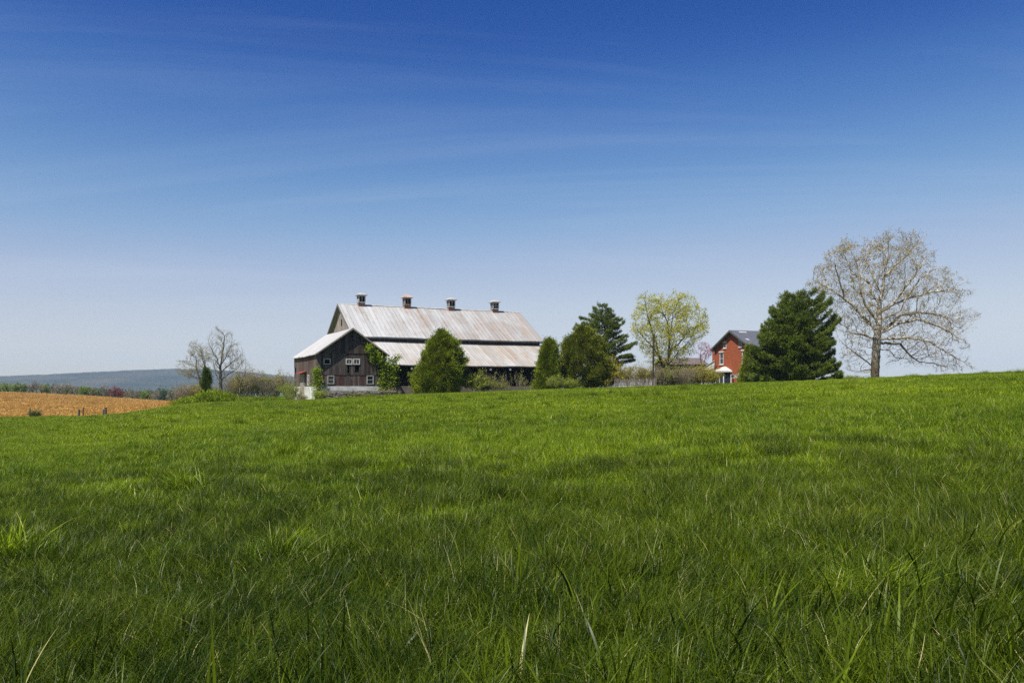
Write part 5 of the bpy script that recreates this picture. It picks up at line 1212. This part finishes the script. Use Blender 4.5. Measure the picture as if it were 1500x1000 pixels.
# ------------------------------------------------------------------ grass
def blades(n, size, hmin, hmax, wmin, wmax, segs, seed, lean=0.35, bend=0.5, clump=0.0, wind=(0.25, 0.1)):
    rg = RNG(seed)
    if clump:
        nc = max(3, int(n / clump)); cc = rg.uniform(-size / 2, size / 2, (nc, 2)); k = rg.integers(0, nc, n); p = cc[k] + rg.normal(0, 0.055 + size * 0.03, (n, 2)); hk = (0.65 + 0.7 * rg.random(nc))[k]; ck = rg.random(nc)[k]
    else: p = rg.uniform(-size / 2, size / 2, (n, 2)); hk = 1.0; ck = rg.random(n)
    h = rg.uniform(hmin, hmax, n) * hk; w = rg.uniform(wmin, wmax, n); az = rg.uniform(0, 2 * math.pi, n); face = az + math.pi / 2 + rg.normal(0, 0.6, n)
    ln = rg.random(n) * lean; bd = rg.random(n) ** 1.4 * bend
    D = np.stack([np.cos(az), np.sin(az)], 1); wv = np.array(wind)
    S = np.stack([np.cos(face), np.sin(face), np.zeros(n)], 1)
    V = np.zeros((n, segs + 1, 2, 3)); C = np.zeros((n, segs + 1, 2, 3)); r1 = np.clip(rg.random(n) * 0.6 + ck * 0.4, 0, 1); dry = rg.random(n)
    for k in range(segs + 1):
        f = k / segs; out_ = (ln * f + bd * f * f)[:, None] * h[:, None] * D + wv[None] * (f * f) * h[:, None]
        hz_ = h * (f - 0.32 * bd * f * f * f)
        ww = w * (1 - f ** 1.8) * 0.5 * (0.75 + 0.5 * min(1, f * 3)) + (0.0006 if k == segs else 0)
        c = np.concatenate([p + out_, (hz_ - 0.03)[:, None]], 1)
        V[:, k, 0] = c - S * ww[:, None]; V[:, k, 1] = c + S * ww[:, None]
        C[:, k, :, 0] = r1[:, None]; C[:, k, :, 1] = f; C[:, k, :, 2] = dry[:, None]
    b = np.arange(n)[:, None] * (segs + 1) * 2; F = []
    for k in range(segs): F.append(np.concatenate([b + 2 * k, b + 2 * k + 1, b + 2 * k + 3, b + 2 * k + 2], 1))
    return V.reshape(-1, 3), np.concatenate(F), C.reshape(-1, 3)
def scatter(name, label, protos, pts, rz, sc, idx, tilt=None):
    c = bpy.data.collections.new(name + '_variants')
    for k, me in enumerate(protos):
        o = bpy.data.objects.new('%s_variant_%02d' % (name, k), me); c.objects.link(o)
    me = bpy.data.meshes.new(name); me.vertices.add(len(pts)); me.vertices.foreach_set('co', np.asarray(pts, np.float32).ravel())
    a = me.attributes.new('rot', 'FLOAT_VECTOR', 'POINT'); R_ = np.zeros((len(pts), 3), np.float32); R_[:, 2] = rz; a.data.foreach_set('vector', R_.ravel())
    a = me.attributes.new('scl', 'FLOAT_VECTOR', 'POINT'); a.data.foreach_set('vector', np.asarray(sc, np.float32).ravel())
    a = me.attributes.new('pick', 'INT', 'POINT'); a.data.foreach_set('value', np.asarray(idx, np.int32))
    for m_ in protos[0].materials: me.materials.append(m_)
    o = link(name, me); tag(o, label, kind='stuff'); o['category'] = 'grass'
    g = bpy.data.node_groups.new(name + '_scatter', 'GeometryNodeTree')
    g.interface.new_socket('Geometry', in_out='INPUT', socket_type='NodeSocketGeometry'); g.interface.new_socket('Geometry', in_out='OUTPUT', socket_type='NodeSocketGeometry')
    gi = g.nodes.new('NodeGroupInput'); go = g.nodes.new('NodeGroupOutput'); ci = g.nodes.new('GeometryNodeCollectionInfo')
    ci.inputs['Collection'].default_value = c; ci.inputs['Separate Children'].default_value = True; ci.inputs['Reset Children'].default_value = True
    ip = g.nodes.new('GeometryNodeInstanceOnPoints'); ip.inputs['Pick Instance'].default_value = True
    def na(nm, ty): n = g.nodes.new('GeometryNodeInputNamedAttribute'); n.data_type = ty; n.inputs['Name'].default_value = nm; return n.outputs[0]
    g.links.new(gi.outputs[0], ip.inputs['Points']); g.links.new(ci.outputs[0], ip.inputs['Instance'])
    g.links.new(na('rot', 'FLOAT_VECTOR'), ip.inputs['Rotation']); g.links.new(na('scl', 'FLOAT_VECTOR'), ip.inputs['Scale']); g.links.new(na('pick', 'INT'), ip.inputs['Instance Index'])
    g.links.new(ip.outputs[0], go.inputs[0])
    md = o.modifiers.new('scatter', 'NODES'); md.node_group = g
    return o
def field_pts(d0, d1, cell, seed, amin=-160, amax=1660, test=None, jit=0.35):
    rg = RNG(seed); xm = 0.80 * d1 + 2
    xs = np.arange(-xm, xm, cell); ys = np.arange(max(d0, -2), d1, cell); X, Y = np.meshgrid(xs, ys); X = X.ravel(); Y = Y.ravel()
    X = X + rg.uniform(-jit, jit, len(X)) * cell; Y = Y + rg.uniform(-jit, jit, len(Y)) * cell
    A = 750 + FPX * X / np.maximum(Y, 0.5); marg = 1.5
    k = (X > (amin - 750) / FPX * Y - marg) & (X < (amax - 750) / FPX * Y + marg) & (Y >= d0) & (Y < d1)
    if test is not None: k &= test(X, Y, A)
    X = X[k]; Y = Y[k]; return np.stack([X, Y, ground_z(X, Y)], 1), rg
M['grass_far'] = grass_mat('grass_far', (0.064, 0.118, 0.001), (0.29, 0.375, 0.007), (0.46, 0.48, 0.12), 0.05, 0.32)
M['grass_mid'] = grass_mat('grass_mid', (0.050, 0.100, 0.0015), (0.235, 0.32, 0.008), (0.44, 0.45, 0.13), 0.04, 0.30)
M['grass_near_vignette'] = grass_mat('grass_near_vignette', (0.017, 0.037, 0.001), (0.115, 0.162, 0.006), (0.46, 0.42, 0.17), 0.025, 0.24)  # lens vignetting painted into the near blades as a darker colour
M['straw'] = grass_mat('straw', (0.40, 0.23, 0.05), (0.52, 0.335, 0.085), (0.20, 0.10, 0.05), 0.2, 0.2)
# keep grass off the buildings
def clear_of_buildings(X, Y, A):
    dx = X - BO.x; dy = Y - BO.y; u = dx * cB + dy * sB; v = -dx * sB + dy * cB
    a = ~((u > -0.1) & (u < BL + .3) & (v > -13.9) & (v < 8)); b_ = ~((u > WU0 - .2) & (u < WU1 + .2) & (v > WY0 - .3) & (v < 2))
    dx = X - GA.x; dy = Y - GA.y; u = dx * cH + dy * sH; v = -dx * sH + dy * cH
    return a & b_ & ~((u > -1.3) & (u < HL + .5) & (v > -5) & (v < 11.5))
nv = 6
def lay(name, label, me_list, d0, d1, cell, seed, hs=(0.8, 1.25), test=None, wind_dir=True):
    p, rg = field_pts(d0, d1, cell, seed, test=(lambda X, Y, A: clear_of_buildings(X, Y, A) & (test(X, Y, A) if test else True)))
    n = len(p); s = rg.uniform(0.9, 1.15, n); hz_ = rg.uniform(*hs, n)
    hz_ = hz_ * (1 + 0.10 * np.sin(p[:, 0] * 0.9 + np.sin(p[:, 1] * 0.7) * 2) * np.sin(p[:, 1] * 0.8 + p[:, 0] * 0.3))
    sc = np.stack([s, s, hz_], 1)
    return scatter(name, label, me_list, p, rg.uniform(0, 2 * math.pi, n), sc, rg.integers(0, len(me_list), n))
near = [qmesh('near_grass', *blades(1150, 0.75, 0.09, 0.23, 0.003, 0.006, 5, 100 + k, 0.6, 1.0, clump=14, wind=(0.2, 0.1)), mat=M['grass_near_vignette']) for k in range(nv)]
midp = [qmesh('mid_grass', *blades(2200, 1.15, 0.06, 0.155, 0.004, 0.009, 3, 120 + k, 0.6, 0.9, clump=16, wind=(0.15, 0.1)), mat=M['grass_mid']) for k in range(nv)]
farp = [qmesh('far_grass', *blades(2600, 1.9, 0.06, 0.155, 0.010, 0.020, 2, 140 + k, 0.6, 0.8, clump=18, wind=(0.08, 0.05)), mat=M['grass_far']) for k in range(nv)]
tall = [qmesh('tall_grass', *blades(24, 0.8, 0.24, 0.50, 0.007, 0.016, 7, 160 + k, 0.30, 0.6, wind=(0.1, 0.0)), mat=M['grass_near_vignette']) for k in range(nv)]
notfield = lambda X, Y, A: ~is_field(X, Y) & ~((Y > 92) & (A > 322) & (A < 440))
rb = RNG(77)
def fade(a0, a1, b0, b1):
    return lambda X, Y, A: (rb.random(len(Y)) < np.clip((Y - a0) / (a1 - a0), 0, 1)) & (rb.random(len(Y)) < np.clip((b1 - Y) / (b1 - b0), 0, 1))
lay('tall_grass', 'long coarse grass blades standing closest to the viewer, coloured darker to imitate lens vignetting', tall, 2.2, 6.6, 0.50, 1, (0.6, 1.2), test=lambda X, Y, A: (rb.random(len(Y)) < np.clip((6.6 - Y) / 2.6, 0, 1)) & (rb.random(len(Y)) < np.clip(0.35 + (A - 600) / 700, 0.3, 1)))
tuftp = [qmesh('tuft', *blades(420, 0.55, 0.16, 0.36, 0.006, 0.012, 4, 200 + k, 0.7, 0.9, clump=60, wind=(0.15, 0.1)), mat=M['grass_mid']) for k in range(4)]
lay('grass_tufts', 'darker coarse tufts standing out of the pasture', tuftp, 5, 70, 2.3, 21, (0.7, 1.2), test=lambda X, Y, A: rb.random(len(Y)) < 0.22)
lay('grass', 'green pasture grass in the near slope, coloured darker to imitate lens vignetting', near, 1.6, 15, 0.48, 2, test=fade(0, 1, 7, 15))
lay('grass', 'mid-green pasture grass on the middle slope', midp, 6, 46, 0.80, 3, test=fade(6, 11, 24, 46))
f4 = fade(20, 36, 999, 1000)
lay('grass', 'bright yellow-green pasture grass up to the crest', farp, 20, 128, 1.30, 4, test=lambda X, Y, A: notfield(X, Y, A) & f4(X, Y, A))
strawp = [qmesh('stubble', *blades(500, 3.6, 0.10, 0.30, 0.03, 0.06, 2, 180 + k, 0.8, 0.8, clump=20), mat=M['straw']) for k in range(4)]
p, rg = field_pts(84, 255, 3.4, 9, amax=330, test=lambda X, Y, A: is_field(X, Y)); n = len(p)
scatter('stubble', 'dry ochre straw stubble over the harvested field', strawp, p, rg.uniform(0, 6.28, n), np.stack([np.ones(n)] * 3, 1) * rg.uniform(0.8, 1.2, n)[:, None], rg.integers(0, 4, n))
# rank weeds on the bank at the corner of the field
wv_, wf_, wc_ = leafquads(np.concatenate([RNG(k).normal(0, 0.30, (26, 3)) * np.array([1, 1, 0.5]) + np.array([RNG(k + 50).uniform(-.6, .6), RNG(k + 90).uniform(-.6, .6), 0.30]) for k in range(16)]), 0.16, RNG(3), asp=0.5, dirv=np.array([0, 0, 0.8]))
wm = qmesh('weeds', wv_, wf_, wc_, M['weed'])
p, rg = field_pts(76, 104, 0.9, 12, amin=200, amax=345, test=lambda X, Y, A: (A > 262) & (A < 335) & (np.abs(Y - 86 - (A - 300) * 0.02) < 3.5) )
p2, _ = field_pts(104, 127, 1.3, 13, amin=300, amax=470, test=lambda X, Y, A: (A > 322) & (A < 425) & (Y > 119)); p = np.concatenate([p, p2])
n = len(p); hs_ = rg.uniform(0.9, 1.7, n) * np.clip(1.4 - np.abs((750 + FPX * p[:, 0] / p[:, 1]) - 312) / 60, 0.6, 1.4)
scatter('weeds', 'rank bright green weeds on the bank at the field corner', [wm], p, rg.uniform(0, 6.28, n), np.stack([np.ones(n), np.ones(n), hs_], 1), np.zeros(n, int))
